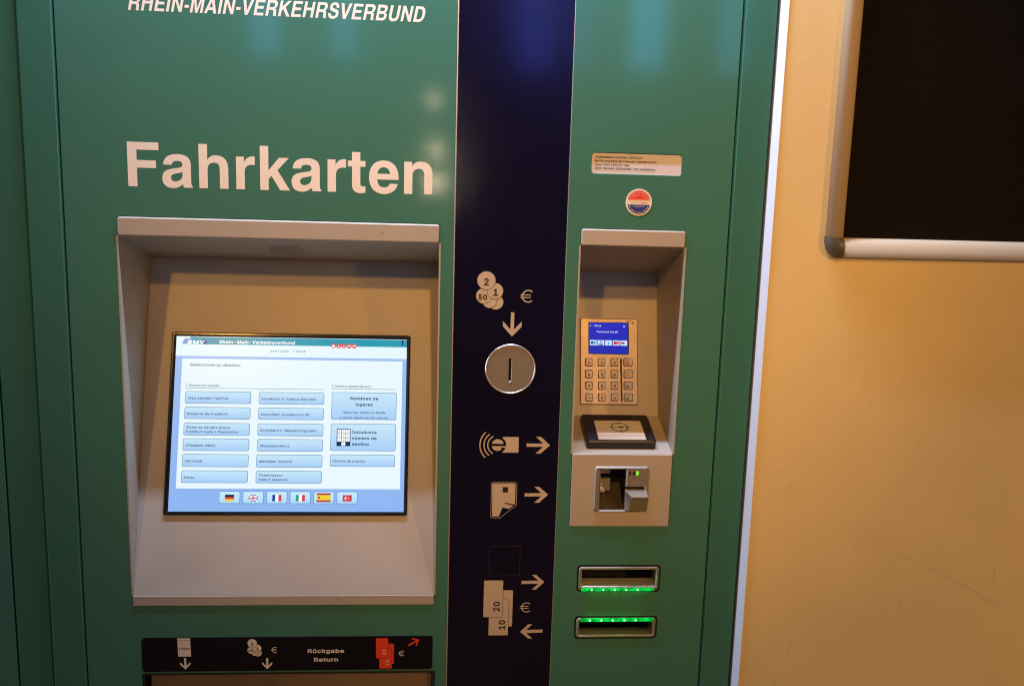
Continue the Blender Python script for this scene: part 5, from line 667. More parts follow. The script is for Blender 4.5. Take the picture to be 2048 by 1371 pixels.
# ---- symbols on the navy strip
NF = Frame((0, 0.0006, Z0), (1, 0, 0), (0, 0, 1))
def stack(fr, circles, parent, nums, cap, n=0.00007, cm=None):
    """overlapping coins: far ones first, each with a thin dark rim"""
    h = n
    for (px, py, r) in circles:
        u, v = fr.pix(px, py)
        sheet("coin_rim", fr, [[disc(u, v, (r + 0.9) * PX, 36)]], h, INK, parent); h += 0.00004
        sheet("coin_symbol", fr, [[disc(u, v, r * PX, 36)]], h, cm or CREAM, parent); h += 0.00004
    for s, px, py, c_ in nums:
        u, v = fr.pix(px, py)
        text("coin_numeral", s, 'b', fr, u, v - c_ * PX / 2, c_ * PX, h, INK, parent, align='c')
def arrow(fr, tip, tail, half, m, parent, n=0.00007, sw=3.5, thick=10.5):
    a, b = Vector(fr.pix(*tip)), Vector(fr.pix(*tail)); d = (b - a); L = d.length; d.normalize(); s = Vector((-d.y, d.x))
    hw, w_, t = half * PX, sw * PX, thick * PX; k = 1.08
    P = [(0, 0), (hw, hw * k), (hw, hw * k + t), (w_, w_ * k + t), (w_, L), (-w_, L), (-w_, w_ * k + t), (-hw, hw * k + t), (-hw, hw * k)]
    return sheet("arrow_symbol", fr, [[[tuple(a + s * x + d * y) for x, y in P]]], n, m, parent)
def euro(fr, x0, y0, x1, y1, parent, m=CREAM, n=0.00007):
    u, v = fr.pix((x0 + x1) / 2 + 1, (y0 + y1) / 2); R = (y1 - y0) / 2 * PX; t = 0.19 * R
    cx = u + 0.15 * R
    sheet("euro_symbol", fr, [[arcband(cx, v, R - t / 2, t, 48, 312, 24)]], n, m, parent)
    for k in (-1, 1):
        sheet("euro_bar", fr, [[rect(cx - R * 1.22, v + k * 0.2 * R - t * 0.4, cx + R * 0.38, v + k * 0.2 * R + t * 0.4)]], n + 0.00004, m, parent)
stack(NF, [(991.7, 603.8, 15), (979.3, 601, 14.6), (967.7, 591.5, 15.5), (990.4, 581.7, 16), (972.9, 560.5, 18.2)], nv, [("2", 972.9, 560.8, 19), ("1", 991.5, 581.5, 18.5), ("50", 965.5, 591.8, 14.5)], 1)
euro(NF, 1044, 579, 1063.3, 605.3, nv)
arrow(NF, (1023.9, 672.5), (1025.4, 624.2), 19, CREAM, nv)
arrow(NF, (1100.1, 889.8), (1053.1, 889.4), 18, CREAM, nv); arrow(NF, (1096.1, 988.4), (1049.3, 989), 17.4, CREAM, nv)
arrow(NF, (1088.7, 1162.9), (1043, 1163.8), 16.7, CREAM, nv, thick=9); arrow(NF, (1040, 1262.1), (1084.8, 1260.7), 16.4, CREAM, nv, thick=9)
euro(NF, 1041.5, 1202.2, 1059.5, 1225, nv)
# contactless card symbol
b_ = NF.box((1004.7, 873.3), (1037.5, 873.3), (1037, 904.6), (1004.5, 904.6)); cu, cv = NF.pix(995.3, 889.2)
sheet("card_symbol", NF, [[rr(*b_, 2 * PX, 3)]], 0.00007, CREAM, nv)
sheet("card_symbol_gap", NF, [[disc(cu, cv, 17.6 * PX, 36)]], 0.00011, NAVY, nv)
up = [(cu + 12.6 * PX * math.cos(math.radians(t)), cv + 12.6 * PX * math.sin(math.radians(t))) for t in range(11, 170, 12)]
lo = [(cu + 12.6 * PX * math.cos(math.radians(t)), cv + 12.6 * PX * math.sin(math.radians(t))) for t in range(190, 322, 11)] + [(cu + 6 * PX, cv - 3.2 * PX)]
lo2 = [(cu - 12 * PX, cv - 2.4 * PX), (cu + 17.6 * PX, cv - 2.4 * PX), (cu + 16.8 * PX, cv - 5.6 * PX), (cu - 11 * PX, cv - 5.6 * PX)]
sheet("letter_symbol", NF, [[up], [lo]], 0.00015, CREAM, nv); sheet("letter_symbol", NF, [[lo2]], 0.00020, CREAM, nv)
for r_, h_ in ((20.6, 62), (28.4, 53), (36.8, 47)):
    sheet("radio_wave_symbol", NF, [[arcband(cu, cv, r_ * PX, 2.5 * PX, 180 - h_, 180 + h_)]], 0.00024, CREAM, nv)
# chip card symbol
def npoly(pts): return [NF.pix(*q) for q in pts]
sheet("chip_card_outline", NF, [[npoly([(984, 963.6), (1032, 963.6), (1034.4, 966), (1033.2, 1009.6), (999.6, 1035.2), (984, 1035.2), (981, 1033), (982.6, 966)]), npoly([(985, 964.3), (1031.6, 964.3), (1033.5, 966.4), (1032.4, 1009.2), (999.3, 1034.4), (984.4, 1034.4), (981.9, 1032.6), (983.5, 966.4)])]], 0.00007, CREAM, nv)
sheet("chip_card_symbol", NF, [[npoly([(987, 965.8), (1029, 965.8), (1031.2, 968), (1030, 1007.5), (1018, 1016.8), (1005, 1014.3), (997.5, 1031.8), (986, 1031.8), (984, 1030), (984.8, 968)])]], 0.00009, CREAM, nv)
sheet("chip_symbol", NF, [[npoly([(1005.3, 973.2), (1016, 973.2), (1016, 984), (1005.3, 984)])]], 0.00013, INK, nv)
sheet("chip_card_notch", NF, [[npoly([(1008.5, 1006), (1011, 1004.4), (1030.4, 1008.2), (1027, 1010.4)])]], 0.00013, INK, nv)
# faint outline of a removed sticker
q0, q1 = NF.pix(978, 1150.6), NF.pix(1041, 1091.5); fo = (q0[0], q0[1], q1[0], q1[1])
sheet("sticker_trace", NF, [[rect(*fo), rect(*grow(fo, -0.0004))[::-1]]], 0.00007, mat("sticker_trace", (0.035, 0.03, 0.035), 0.6), nv)
def notes(fr, A, B, C, parent, m, im, n=0.00007, cap=18, rim=INK):
    """three overlapping banknotes; A on top carries 20, B below carries 10, C is blank"""
    h = n
    for q in (C, B, A):
        p0, p1 = fr.pix(q[0], q[3]), fr.pix(q[2], q[1]); b = (p0[0], p0[1], p1[0], p1[1])
        sheet("banknote_rim", fr, [[rr(*grow(b, 0.8 * PX), 2.2 * PX, 3)]], h, rim, parent); h += 0.00004
        sheet("banknote_symbol", fr, [[rr(*b, 2 * PX, 3)]], h, m, parent); h += 0.00004
    for s, q, k in (("20", A, 0.71), ("10", B, 0.71)):
        u, v = fr.pix(q[0] + (q[2] - q[0]) * 0.60, q[1] + (q[3] - q[1]) * k)
        gl = glyphs(s, 'b', 0, 0, cap * PX, align='c')
        gl = [[[(u - (y - cap * PX / 2), v + x) for x, y in l] for l in shp] for shp in gl]
        sheet("banknote_numeral", fr, gl, h, im, parent)
notes(NF, (966.4, 1159.6, 1006.4, 1232.9), (976.7, 1196.2, 1017.6, 1269.4), (985, 1179.3, 1026, 1251.8), nv, CREAM, INK)

# ---- coin insert
cr_ = plate("coin_insert", FRONT, [disc(*coin, coinr + 0.0010, 64), disc(*coin, coinr - 0.0010, 64)], -0.004, 0.0002, ALU, M, 0.0006)
sb = FRONT.box((1017.6, 716.5), (1022.8, 716.5), (1022.6, 762.4), (1017.4, 762.4))
plate("coin_disc", FRONT, [disc(*coin, coinr - 0.0012, 64), rr(*sb, (sb[2] - sb[0]) * 0.48, 4)], -0.006, -0.0004, STEEL, cr_, 0.0005)
plate("coin_slot", FRONT, [rect(*grow(sb, 0.003))], -0.02, -0.0075, VOID, cr_)

BANDWHITE = mat("band_white_print", (0.80, 0.74, 0.66), 0.45, var=0.04, vscale=40)
# ---- label band under the screen
lb = plate("label_band", FRONT, [rr(*LB, 0.0042)], -0.0001, 0.0006, LABELBLACK, M, 0.0002)
LF = Frame((0, -0.0006, Z0), (1, 0, 0), (0, 0, 1))
tk = [LF.pix(*q) for q in ((354.3, 1275.4), (380.2, 1275.2), (382.2, 1311.6), (356.6, 1312))]
sheet("ticket_symbol", LF, [[tk[::-1]]], 0.00004, BANDWHITE, lb)
la, lb_ = LF.pix(355.5, 1279.8), LF.pix(380, 1279.5)
sheet("ticket_fold", LF, [[rect(la[0], la[1] - 0.4 * PX, lb_[0], la[1] + 0.4 * PX)]], 0.00009, mat("brown_line", (0.25, 0.16, 0.09), 0.5), lb)
u, v = LF.pix(368.6, 1297.6); text("ticket_lettering", "Ticket", 'b', LF, u, v, 5.6 * PX, 0.00009, INK, lb, align='c', width=23 * PX)
arrow(LF, (371, 1337.6), (370, 1314.8), 10.5, BANDWHITE, lb, 0.00004, 2.3, 5.6); arrow(LF, (534.7, 1337), (534.2, 1314.8), 10.5, BANDWHITE, lb, 0.00004, 2.3, 5.6)
stack(LF, [(515.8, 1304.3, 8), (510, 1303, 8), (502.9, 1298.9, 8.3), (514.8, 1295, 8.3), (504.5, 1285, 9.6)], lb, [("2", 504.5, 1285.1, 10), ("1", 515.4, 1294.8, 9.5), ("50", 501.6, 1299, 7.8)], 1, cm=BANDWHITE)
euro(LF, 542.7, 1292, 553.3, 1305, lb, BANDWHITE)
for s, yb, wd in (("Rückgabe", 1304.2, 76.5), ("Return", 1321.4, 50.5)):
    u, v = LF.pix(652, yb); text("return_lettering", s, 'b', LF, u, v, 11.8 * PX, 0.00007, BANDWHITE, lb, align='c', width=wd * PX)
notes(LF, (752.4, 1275.2, 776.1, 1314.8), (759, 1295, 783.4, 1335.4), (764, 1286.3, 787.6, 1326.1), lb, RED, mat("pale_orange_print", (0.80, 0.45, 0.25), 0.5), cap=10.5, rim=mat("dark_red_print", (0.35, 0.03, 0.012), 0.5))
euro(LF, 797, 1299, 807.6, 1311.5, lb, BANDWHITE)
arrow(LF, (838.2, 1277.6), (816.8, 1289.8), 9.2, RED, lb, 0.00004, 1.9, 4.4)

# ---- ticket tray below the band
tr_ = plate("ticket_tray", FRONT, [rr(*TRAY, 0.003), rr(*grow(TRAY, -0.0028), 0.002)], -0.03, -0.0008, mat("tray_frame", (0.02, 0.022, 0.018), 0.5), M, 0.0006)
TF = Frame((0, 0.010, Z0 + TRAY[3]), (1, 0, 0), (0, 0.02, 1))
plate("tray_flap", TF, [rect(TRAY[0] + 0.0075, -(TRAY[3] - TRAY[1]), TRAY[2] - 0.004, -0.0032)], -0.004, 0, SMOKE, tr_, 0.001)
plate("tray_back", FRONT, [rect(*TRAY)], -0.09, -0.085, VOID, tr_)

# ---- card surround: lip, soffit, side walls, tilted back, ledge, front block
CDT, CZT, CDB, CZB = 0.126 * D, -0.1045 * D, 0.0780 * D, -0.2720 * D
CB = Frame((0, CDB, Z0 + CZB), (1, 0, 0), (0, CDT - CDB, CZT - CZB)); cbl = math.hypot(CDT - CDB, CZT - CZB)
LG = Frame((0, 0, Z0 + LEDZ), (1, 0, 0), (0, CDB, CZB - LEDZ)); lgl = math.hypot(CDB, CZB - LEDZ)
chs = plate("card_housing", CB, [rect(CX0 + 0.0001, -0.002, CX1 - 0.0001, cbl + 0.001)], -0.002, 0, GREY, M)
prof = [(-0.0003, LEDZ), (CDB, CZB), (CDT + 0.001, CZT), (-0.0003, CLIPZ)]
wall_side("side_wall", CX0, prof, GREY, chs, 1); wall_side("side_wall", CX1, prof, GREY, chs, -1)
CS = Frame((0, 0, Z0 + CLIPZ), (1, 0, 0), (0, -CDT, CLIPZ - CZT)); csl = math.hypot(CDT, CLIPZ - CZT)
plate("soffit", CS, [rect(CX0 + 0.0001, -csl - 0.002, CX1 - 0.0001, -0.001)], -0.002, 0, GREY, chs)
plate("lip", FRONT, [rr(CX0, CLIPZ, CX1, CZ1, 0.0026)], -0.012, 0.0016, GREY, chs, 0.0014)
plate("ledge", LG, [rect(CX0 + 0.0001, 0.0006, CX1 - 0.0001, lgl + 0.002)], -0.002, 0, GREY, chs)
RD = FRONT.box((1189.6, 931.5), (1299.3, 931.5), (1295, 1022.4), (1185.7, 1022.4))
plate("front_block", FRONT, [rr(CX0, CZ0, CX1, LEDZ, 0.0016), rr(*grow(RD, -0.001), 0.003)], -0.03, 0.0010, GREY, chs, 0.0009)

# ---- card terminal on the tilted back
tp = CB.box((1159.1, 635.8), (1272.9, 638.4), (1276.8, 808.7), (1161, 809.1))
ct = plate("card_terminal", CB, [rr(*tp, 0.0012, 3)], 0.0, 0.0030, KEYPLATE, M, 0.0012)
KF = Frame(CB.pt(0, 0, 0.0030), CB.ex, CB.ey)
db = KF.box((1176.4, 643.3), (1257.6, 645.3), (1257.6, 708.4), (1177.2, 707.6))
plate("terminal_bezel", KF, [rect(*db)], 0.0, 0.0006, GLOSSBLACK, ct, 0.0002)
sx0, sy0, sx1, sy1 = db[0] + 0.0006, db[1] + 0.0006, db[2] - 0.0016, db[3] - 0.0008
DB = lit("terminal_blue", lin(34, 42, 190), lin(30, 40, 172))
sheet("terminal_display", KF, [[rect(sx0, sy0, sx1, sy1)]], 0.0009, DB, ct)
def K(x, y): return (sx0 + (sx1 - sx0) * x, sy1 - (sy1 - sy0) * y)
kx = (sx1 - sx0)
T_W = lit("terminal_white", lin(215, 225, 255))
for s, x, y, cp, wd, al, f in (("Terminal bereit", 0.47, 0.32, 0.060, 0.56, 'c', 'r'), ("23:18", 0.14, 0.125, 0.052, 0.17, 'l', 'b')):
    u, v = K(x, y); text("terminal_text", s, f, KF, u, v, cp * kx, 0.0011, T_W, ct, align=al, width=wd * kx)
sheet("terminal_icon", KF, [[[K(0.88, 0.125), K(0.93, 0.125), K(0.905, 0.07)]], [disc(*K(0.035, 0.1), 0.014 * kx, 10)]], 0.0011, T_W, ct)
CL = {k: lit("card_logo_" + k, c) for k, c in (("red", lin(190, 40, 80)), ("cyan", lin(60, 180, 215)), ("violet", lin(90, 60, 160)), ("navy", lin(30, 45, 120)), ("orange", lin(220, 90, 70)))}
T_CARD = lit("terminal_card_white", lin(205, 225, 255))
for i in range(5):
    x0 = 0.025 + i * 0.196
    p0, p1 = K(x0, 0.735), K(x0 + 0.172, 0.565)
    sheet("card_logo", KF, [[rect(p0[0], p0[1], p1[0], p1[1])]], 0.0011, T_CARD, ct)
    cx, cy = (p0[0] + p1[0]) / 2, (p0[1] + p1[1]) / 2; r_ = 0.042 * kx
    if i in (0, 3):
        sheet("card_logo_disc", KF, [[disc(cx - 0.7 * r_, cy, r_, 16)]], 0.0013, CL["red"] if i else CL["violet"], ct)
        sheet("card_logo_disc", KF, [[disc(cx + 0.7 * r_, cy, r_, 16)]], 0.0015, CL["orange"] if i else CL["cyan"], ct)
    elif i == 4:
        sheet("card_logo_disc", KF, [[disc(cx - 1.2 * r_, cy, 0.7 * r_, 14)], [disc(cx - 0.1 * r_, cy, 0.7 * r_, 14)]], 0.0013, CL["red"], ct)
    elif i == 1:
        sheet("card_logo_disc", KF, [[rect(cx - 1.2 * r_, cy - 1.4 * r_, cx + 1.2 * r_, cy - 0.6 * r_)], [[(cx - 0.8 * r_, cy + 1.2 * r_), (cx, cy - 0.2 * r_), (cx + 0.8 * r_, cy + 1.2 * r_), (cx + 0.4 * r_, cy + 1.2 * r_), (cx, cy + 0.5 * r_), (cx - 0.4 * r_, cy + 1.2 * r_)]]], 0.0013, CL["navy"], ct)
    else:
        sheet("card_logo_disc", KF, [[[(cx - 0.7 * r_, cy - 1.2 * r_), (cx + 0.7 * r_, cy - 1.2 * r_), (cx, cy + 1.1 * r_)]]], 0.0013, CL["cyan"], ct)
KEYM = mat("key_metal", (0.40, 0.34, 0.25), 0.34, metal=0.4, bump=0.06, bscale=900)
KEYGAP = mat("key_gap", (0.05, 0.035, 0.02), 0.6)
ys = (724.1, 747.6, 770.8, 794.3); xs_ = (1177.5, 1202.9, 1228.4, 1255.9)
lab = ["123S", "456C", "789I", "-0+O"]
cols = {'S': (0.45, 0.02, 0.015), 'C': (0.55, 0.30, 0.02), 'I': (0.05, 0.06, 0.25), 'O': (0.06, 0.22, 0.03)}
for r_ in range(4):
    for c_ in range(4):
        u, v = KF.pix(xs_[c_] + r_ * 0.25, ys[r_]); hw = (9.6 if c_ == 3 else 7.6) * PX; hh = 7.9 * PX * 1.06
        sheet("key_gap", KF, [[rr(u - hw - 0.0006, v - hh - 0.0006, u + hw + 0.0006, v + hh + 0.0006, 0.0016, 3)]], 0.0002, KEYGAP, ct)
        plate("key", KF, [rr(u - hw, v - hh, u + hw, v + hh, 0.0013, 3)], 0.0, 0.0020, KEYM, ct, 0.0006)
        q = lab[r_][c_]
        if q not in cols:
            text("key_print", q, 'b', KF, u, v - 4.6 * PX, 9.4 * PX, 0.0022, INK, ct, align='c')
        else:
            m = mat("key_mark_" + q, cols[q], 0.5)
            cu_, cv_ = u - 2.2 * PX, v - 3.2 * PX
            sheet("key_mark", KF, [[rr(cu_ - 4.4 * PX, cv_ - 2 * PX, cu_ + 4.4 * PX, cv_ + 2 * PX, 1.9 * PX, 3)]], 0.0022, m, ct)
            text("key_print", {'S': "STOP", 'C': "CORR", 'I': "INFO", 'O': "OK"}[q], 'b', KF, cu_, v + 1.6 * PX, 3.3 * PX, 0.0022, mat("key_brown_print", (0.14, 0.09, 0.04), 0.5) if q != 'S' else INK, ct, align='c')
            if q == 'I': text("key_print", "?", 'b', KF, u + 6.6 * PX, v - 3 * PX, 6 * PX, 0.0022, m, ct, align='c')
g0, g1 = KF.pix(1240.6, 803), KF.pix(1243.8, 717)
sheet("plate_groove", KF, [[[(g0[0] + 0.0008, g0[1]), (g1[0] + 0.0007, g0[1]), (g1[0] - 0.0002, g1[1]), (g0[0] - 0.0002, g1[1])]]], 0.0002, KEYGAP, ct)
u, v = KF.pix(1252.5, 643.2); text("maker_lettering", "CCV", 'b', KF, u, v, 4.3 * PX, 0.0003, INK, ct, width=12 * PX)
u, v = KF.pix(1266, 645.6)
sheet("maker_mark", KF, [[[(u - 4.2 * PX, v + 1.2 * PX), (u, v - 0.2 * PX), (u + 4.2 * PX, v + 1.2 * PX), (u + 1.6 * PX, v - 1 * PX), (u + 4 * PX, v - 3.4 * PX), (u, v - 1.6 * PX), (u - 4 * PX, v - 3.4 * PX), (u - 1.6 * PX, v - 1 * PX)]], [disc(u, v + 2.2 * PX, 1.1 * PX, 8)]], 0.0003, INK, ct)

# ---- contactless reader on the ledge
th = 0.0115
f0, f1 = LG.pix(1174.3, 896.5), LG.pix(1315, 896.5); k0, k1 = LG.pix(1159.5, 826.6, th), LG.pix(1290.4, 826.6, th)
ru0, ru1 = (f0[0] + k0[0]) / 2, (f1[0] + k1[0]) / 2; rv0, rv1 = f0[1], k0[1]
cr = plate("contactless_reader", LG, [rr(ru0, rv0, ru1, rv1, 0.004, 5)], 0.0, th, BLACK, M, 0.0022)
CF = Frame(LG.pt(0, 0, th), LG.ex, LG.ey)
pb = CF.box((1187.1, 841.3), (1279, 841.3), (1293.8, 878.7), (1197.9, 878.7))
SILV = mat("reader_silver", (0.70, 0.66, 0.58), 0.38, metal=0.3, bump=0.05, bscale=700)
plate("reader_plate", CF, [rect(*pb)], 0.0, 0.0006, SILV, cr, 0.0002)
slv = CF.pix(1245, 868.5)[1]
plate("card_edge", CF, [rect(pb[0] + 0.0015, slv - 0.0002, pb[2] - 0.0015, slv + 0.0006)], 0.0006, 0.0014, WHITE, cr, 0.0001)
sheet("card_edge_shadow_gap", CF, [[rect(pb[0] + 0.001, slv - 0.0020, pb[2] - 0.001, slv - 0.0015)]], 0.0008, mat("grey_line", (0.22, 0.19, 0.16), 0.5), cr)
ec = CF.pix(1239.3, 854.6); er = 19 * PX
EMB = mat("emblem_blue", (0.02, 0.25, 0.40), 0.5)
sheet("emblem_ring", CF, [[disc(*ec, er, 40), disc(*ec, er - 0.0017, 40)[::-1]]], 0.0008, EMB, cr)
for t in range(4):
    ang = math.pi / 2 * t; ca, sa = math.cos(ang), math.sin(ang)
    P = [(er - 0.0045, 0), (er + 0.0006, 0.0022), (er - 0.0008, 0), (er + 0.0006, -0.0022)]
    sheet("emblem_arrow", CF, [[[(ec[0] + x * ca - y * sa, ec[1] + x * sa + y * ca) for x, y in P]]], 0.0010, mat("emblem_navy", (0.02, 0.06, 0.09), 0.5), cr)
sheet("emblem_card", CF, [[rect(ec[0] - 0.0015, ec[1] - 0.0014, ec[0] + 0.0052, ec[1] + 0.0014)]], 0.0010, INK, cr)
sheet("emblem_hand", CF, [[disc(ec[0] - 0.0030, ec[1], 0.0026, 14, ry=0.0018), disc(ec[0] - 0.0030, ec[1], 0.0019, 14, ry=0.0012)[::-1]]], 0.0010, mat("emblem_grey", (0.2, 0.17, 0.12), 0.5), cr)
for px in (1210, 1223, 1236, 1249):
    u, v = CF.pix(px, 836.3); sheet("indicator", CF, [[rr(u - 0.0013, v - 0.0004, u + 0.0013, v + 0.0004, 0.0003, 2)]], 0.0003, mat("indicator_dark", (0.06, 0.045, 0.03), 0.4), cr)
u, v = CF.pix(1262, 836.8); text("maker_lettering", "CCV", 'b', CF, u, v, 0.0026, 0.0003, mat("dim_gold_print", (0.22, 0.16, 0.08), 0.5), cr, width=10 * PX)

# ---- chip card reader in the front block
op = FRONT.box((1200.9, 937.4), (1250.5, 937.4), (1250, 1018.5), (1198.5, 1018.5))
sl_ = FRONT.box((1249, 972.3), (1288, 972.3), (1288, 977.5), (1249, 977.5))
hole = [(op[0], op[1]), (op[2], op[1]), (op[2], sl_[1]), (sl_[2], sl_[1]), (sl_[2], sl_[3]), (op[2], sl_[3]), (op[2], op[3]), (op[0], op[3])]
rdr = plate("chip_card_reader", FRONT, [rr(*RD, 0.0040, 4), hole], -0.006, 0.0030, STEEL, M, 0.0016)
RF = Frame((0, 0, Z0), (1, 0, 0), (0, 0, 1))
plate("reader_cavity", FRONT, [rect(op[0] - 0.004, op[1] - 0.004, sl_[2] + 0.006, op[3] + 0.004)], -0.05, -0.045, VOID, rdr)
wall_l = Frame((op[0] - 0.0002, 0, Z0), (0, 1, 0), (0, 0, 1))
plate("cavity_wall", wall_l, [rect(0.006, op[1], 0.045, op[3])], -0.002, 0, STEEL, rdr)
bk = FRONT.box((1201, 965.5), (1227, 965.5), (1226, 990.5), (1200, 990.5)); bk2 = FRONT.box((1202, 938), (1227, 938), (1227, 957), (1202, 957))
plate("card_guide", FRONT, [rect(bk[0], bk[1], bk[2], bk[3])], -0.03, -0.020, STEEL, rdr, 0.0005)
plate("card_guide", FRONT, [rect(bk2[0], bk2[1], bk2[2], bk2[3])], -0.03, -0.022, STEEL, rdr, 0.0005)
hk = FRONT.box((1198.5, 981.6), (1210.6, 981.6), (1210.6, 985.2), (1198.5, 985.2))
plate("hook", FRONT, [rr(*hk, 0.0008, 3)], -0.018, -0.003, ALU, rdr, 0.0005)
fl_ = Frame((0, 0.006, Z0 + op[1]), (1, 0, 0), (0, 0.03, 0.024))
plate("cavity_floor", fl_, [rect(op[0], 0, op[2], 0.040)], -0.002, 0, mat("dark_steel", (0.10, 0.085, 0.06), 0.45, metal=0.5), rdr)
# the beak: a wedge that juts out below the slot
bu0, bv1 = FRONT.pix(1249.5, 979); bu1 = FRONT.pix(1290.5, 1000)[0]; bv0 = FRONT.pix(1260, 1019)[1]
V = [Vector(q) for q in ((bu0, -0.003, Z0 + bv1), (bu1, -0.003, Z0 + bv1), (bu1, -0.003, Z0 + bv0), (bu0 + 0.001, -0.003, Z0 + bv0),
     (bu0 + 0.0062, -0.0155, Z0 + bv1 - 0.0045), (bu1 + 0.0002, -0.0155, Z0 + bv1 - 0.0045), (bu1, -0.0060, Z0 + bv0 + 0.001), (bu0 + 0.0045, -0.0060, Z0 + bv0 + 0.001))]
finish("card_beak", V, [(0, 4, 5, 1), (4, 7, 6, 5), (7, 3, 2, 6), (0, 3, 7, 4), (1, 5, 6, 2), (0, 1, 2, 3)], STEEL, rdr)
for i, px in enumerate((1260, 1267.6, 1274.9)):
    u, v = FRONT.pix(px, 945.7, 0.003)
    sheet("indicator", FRONT, [[rect(u - 2.1 * PX, v - 4.3 * PX, u + 2.1 * PX, v + 4.3 * PX)]], 0.0033, lit("green_indicator", lin(120, 255, 30), es=1.3) if i == 2 else VOID, rdr)
u, v = FRONT.pix(1272, 965, 0.003)
sheet("reader_mark", FRONT, [[[(u - 0.0022, v - 0.0016), (u + 0.0010, v + 0.0022), (u + 0.0016, v + 0.0022), (u - 0.0014, v - 0.0016)]]], 0.0033, mat("reader_mark", (0.6, 0.5, 0.4), 0.5), rdr)

# ---- note slots
LEDG = lit("led_strip", (0.0, 0.50, 0.05)); LEDW = lit("led_spot", (0.40, 1.0, 0.62), es=2.2)
_nt = LEDG.node_tree; _n = _nt.nodes.new("ShaderNodeTexNoise"); _n.inputs["Scale"].default_value = 170; _n.inputs["Detail"].default_value = 3
_g = _nt.nodes.new("ShaderNodeNewGeometry"); _nt.links.new(_g.outputs["Position"], _n.inputs["Vector"])
_r = _nt.nodes.new("ShaderNodeMapRange"); _r.inputs["From Min"].default_value = 0.3; _r.inputs["From Max"].default_value = 0.7; _r.inputs["To Min"].default_value = 0.35; _r.inputs["To Max"].default_value = 1.7
_nt.links.new(_n.outputs["Fac"], _r.inputs["Value"]); _nt.links.new(_r.outputs["Result"], _nt.nodes["Principled BSDF"].inputs["Emission Strength"])
GASKET = mat("rubber_gasket", (0.004, 0.004, 0.004), 0.8)
def note_slot(S, lower):
    root = plate("note_slot", FRONT, [rr(*grow(S, -0.0016), 0.0042), rr(S[0] + 0.0055, S[1] + (0.0075 if not lower else 0.0055), S[2] - 0.0055, S[3] - (0.0055 if not lower else 0.0066), 0.0012, 3)], -0.020, 0.0012, STEEL, M, 0.0012)
    plate("gasket", FRONT, [rr(*grow(S, 0.0004), 0.0054), rr(*grow(S, -0.0018), 0.004)], -0.012, -0.0004, GASKET, root)
    ox0, oy0, ox1, oy1 = S[0] + 0.0055, S[1] + (0.0075 if not lower else 0.0055), S[2] - 0.0055, S[3] - (0.0055 if not lower else 0.0066)
    f = Frame((0, 0.0 if not lower else 0.001, Z0 + oy0), (1, 0, 0), (0, 0.022, 0.0125 if not lower else 0.008))
    plate("slot_ramp", f, [rect(ox0 + 0.0003, -0.001, ox1 - 0.0003, 0.0135 if not lower else 0.0075)], -0.0015, 0.0003, STEEL, root, 0.0003)
    plate("slot_cavity", FRONT, [rect(ox0 - 0.004, oy0 - 0.004, ox1 + 0.004, oy1 + 0.004)], -0.045, -0.040, VOID, root)
    for x in (ox0, ox1):
        fs = Frame((x, 0, Z0), (0, 1, 0), (0, 0, 1))
        plate("slot_cheek", fs, [rect(0.0205, oy0, 0.04, oy1)], -0.001, 0.001, VOID, root)
    if not lower:
        e = rr(ox0, oy0 - 0.0058, ox1 - 0.002, oy0 - 0.0016, 0.0008, 3); ec_ = oy0 - 0.0037
    else:
        e = rr(ox0 + 0.001, oy1 + 0.0004, ox1, oy1 + 0.0054, 0.0008, 3); ec_ = oy1 + 0.0026
    st = plate("led_strip", FRONT, [e], 0.0012, 0.0024, LEDG, root, 0.0005)
    for k in range(5):
        u = ox0 + (ox1 - ox0) * (0.14 + 0.155 * k)
        sheet("led", FRONT, [[disc(u, ec_, 0.00125, 12)]], 0.0027, LEDW, root)
        bulb("led_light", (u, -0.0065, Z0 + ec_), 0.001, 0.0011, (0.05, 1.0, 0.15))
    return root
note_slot(S1, False); note_slot(S2, True)

# ---- number plate and round sticker
npb = plate("number_plate", FRONT, [rr(*grow(NP, -0.0001), 0.004)], -0.0035, -0.0018, mat("plate_white", (0.66, 0.66, 0.78), 0.5), M)
PF = Frame((0, 0.0018, Z0), (1, 0, 0), (0, 0, 1))
for segs, px, py in (((("Automatennummer: 300410", 'b', 94, 5.4),), 1190.8, 315.2), ((("Bei Störung bitte die Transdev Vertrieb GmbH", 'b', 123, 4.9),), 1190.4, 322.8),
                     ((("unter", 'b', 14, 4.8), ("0395 4309417", 'b', 39, 5.0), ("oder", 'b', 12, 4.8)), 1190, 330.3), ((("www.transdev.de/automat-rmv", 'b', 88, 5.0), ("kontaktieren.", 'b', 32.5, 4.9)), 1189.6, 337.6)):
    u, v = PF.pix(px, py)
    for s, f, wd, cp in segs:
        text("plate_lettering", s, f, PF, u, v, cp * PX, 0.0003, INK, npb, width=wd * PX); u += (wd + 2.4) * PX
su, sv = FRONT.pix(1277.5, 404.5); SR = 26.7 * PX
stk = plate("round_sticker", FRONT, [disc(su, sv, SR, 56)], 0.00005, 0.0004, mat("sticker_white", (0.80, 0.75, 0.70), 0.4), M)
ri = 0.868 * SR
def seg(y, up):
    a = math.asin(y / ri); r0, r1 = (a, math.pi - a) if up else (math.pi - a, 2 * math.pi + a)
    return [(su + ri * math.cos(r0 + (r1 - r0) * i / 28), sv + ri * math.sin(r0 + (r1 - r0) * i / 28)) for i in range(29)]
sheet("sticker_field", FRONT, [[seg(0.20 * SR, True)]], 0.0006, STICKRED, stk); sheet("sticker_field", FRONT, [[seg(-0.18 * SR, False)]], 0.0006, STICKBLUE, stk)
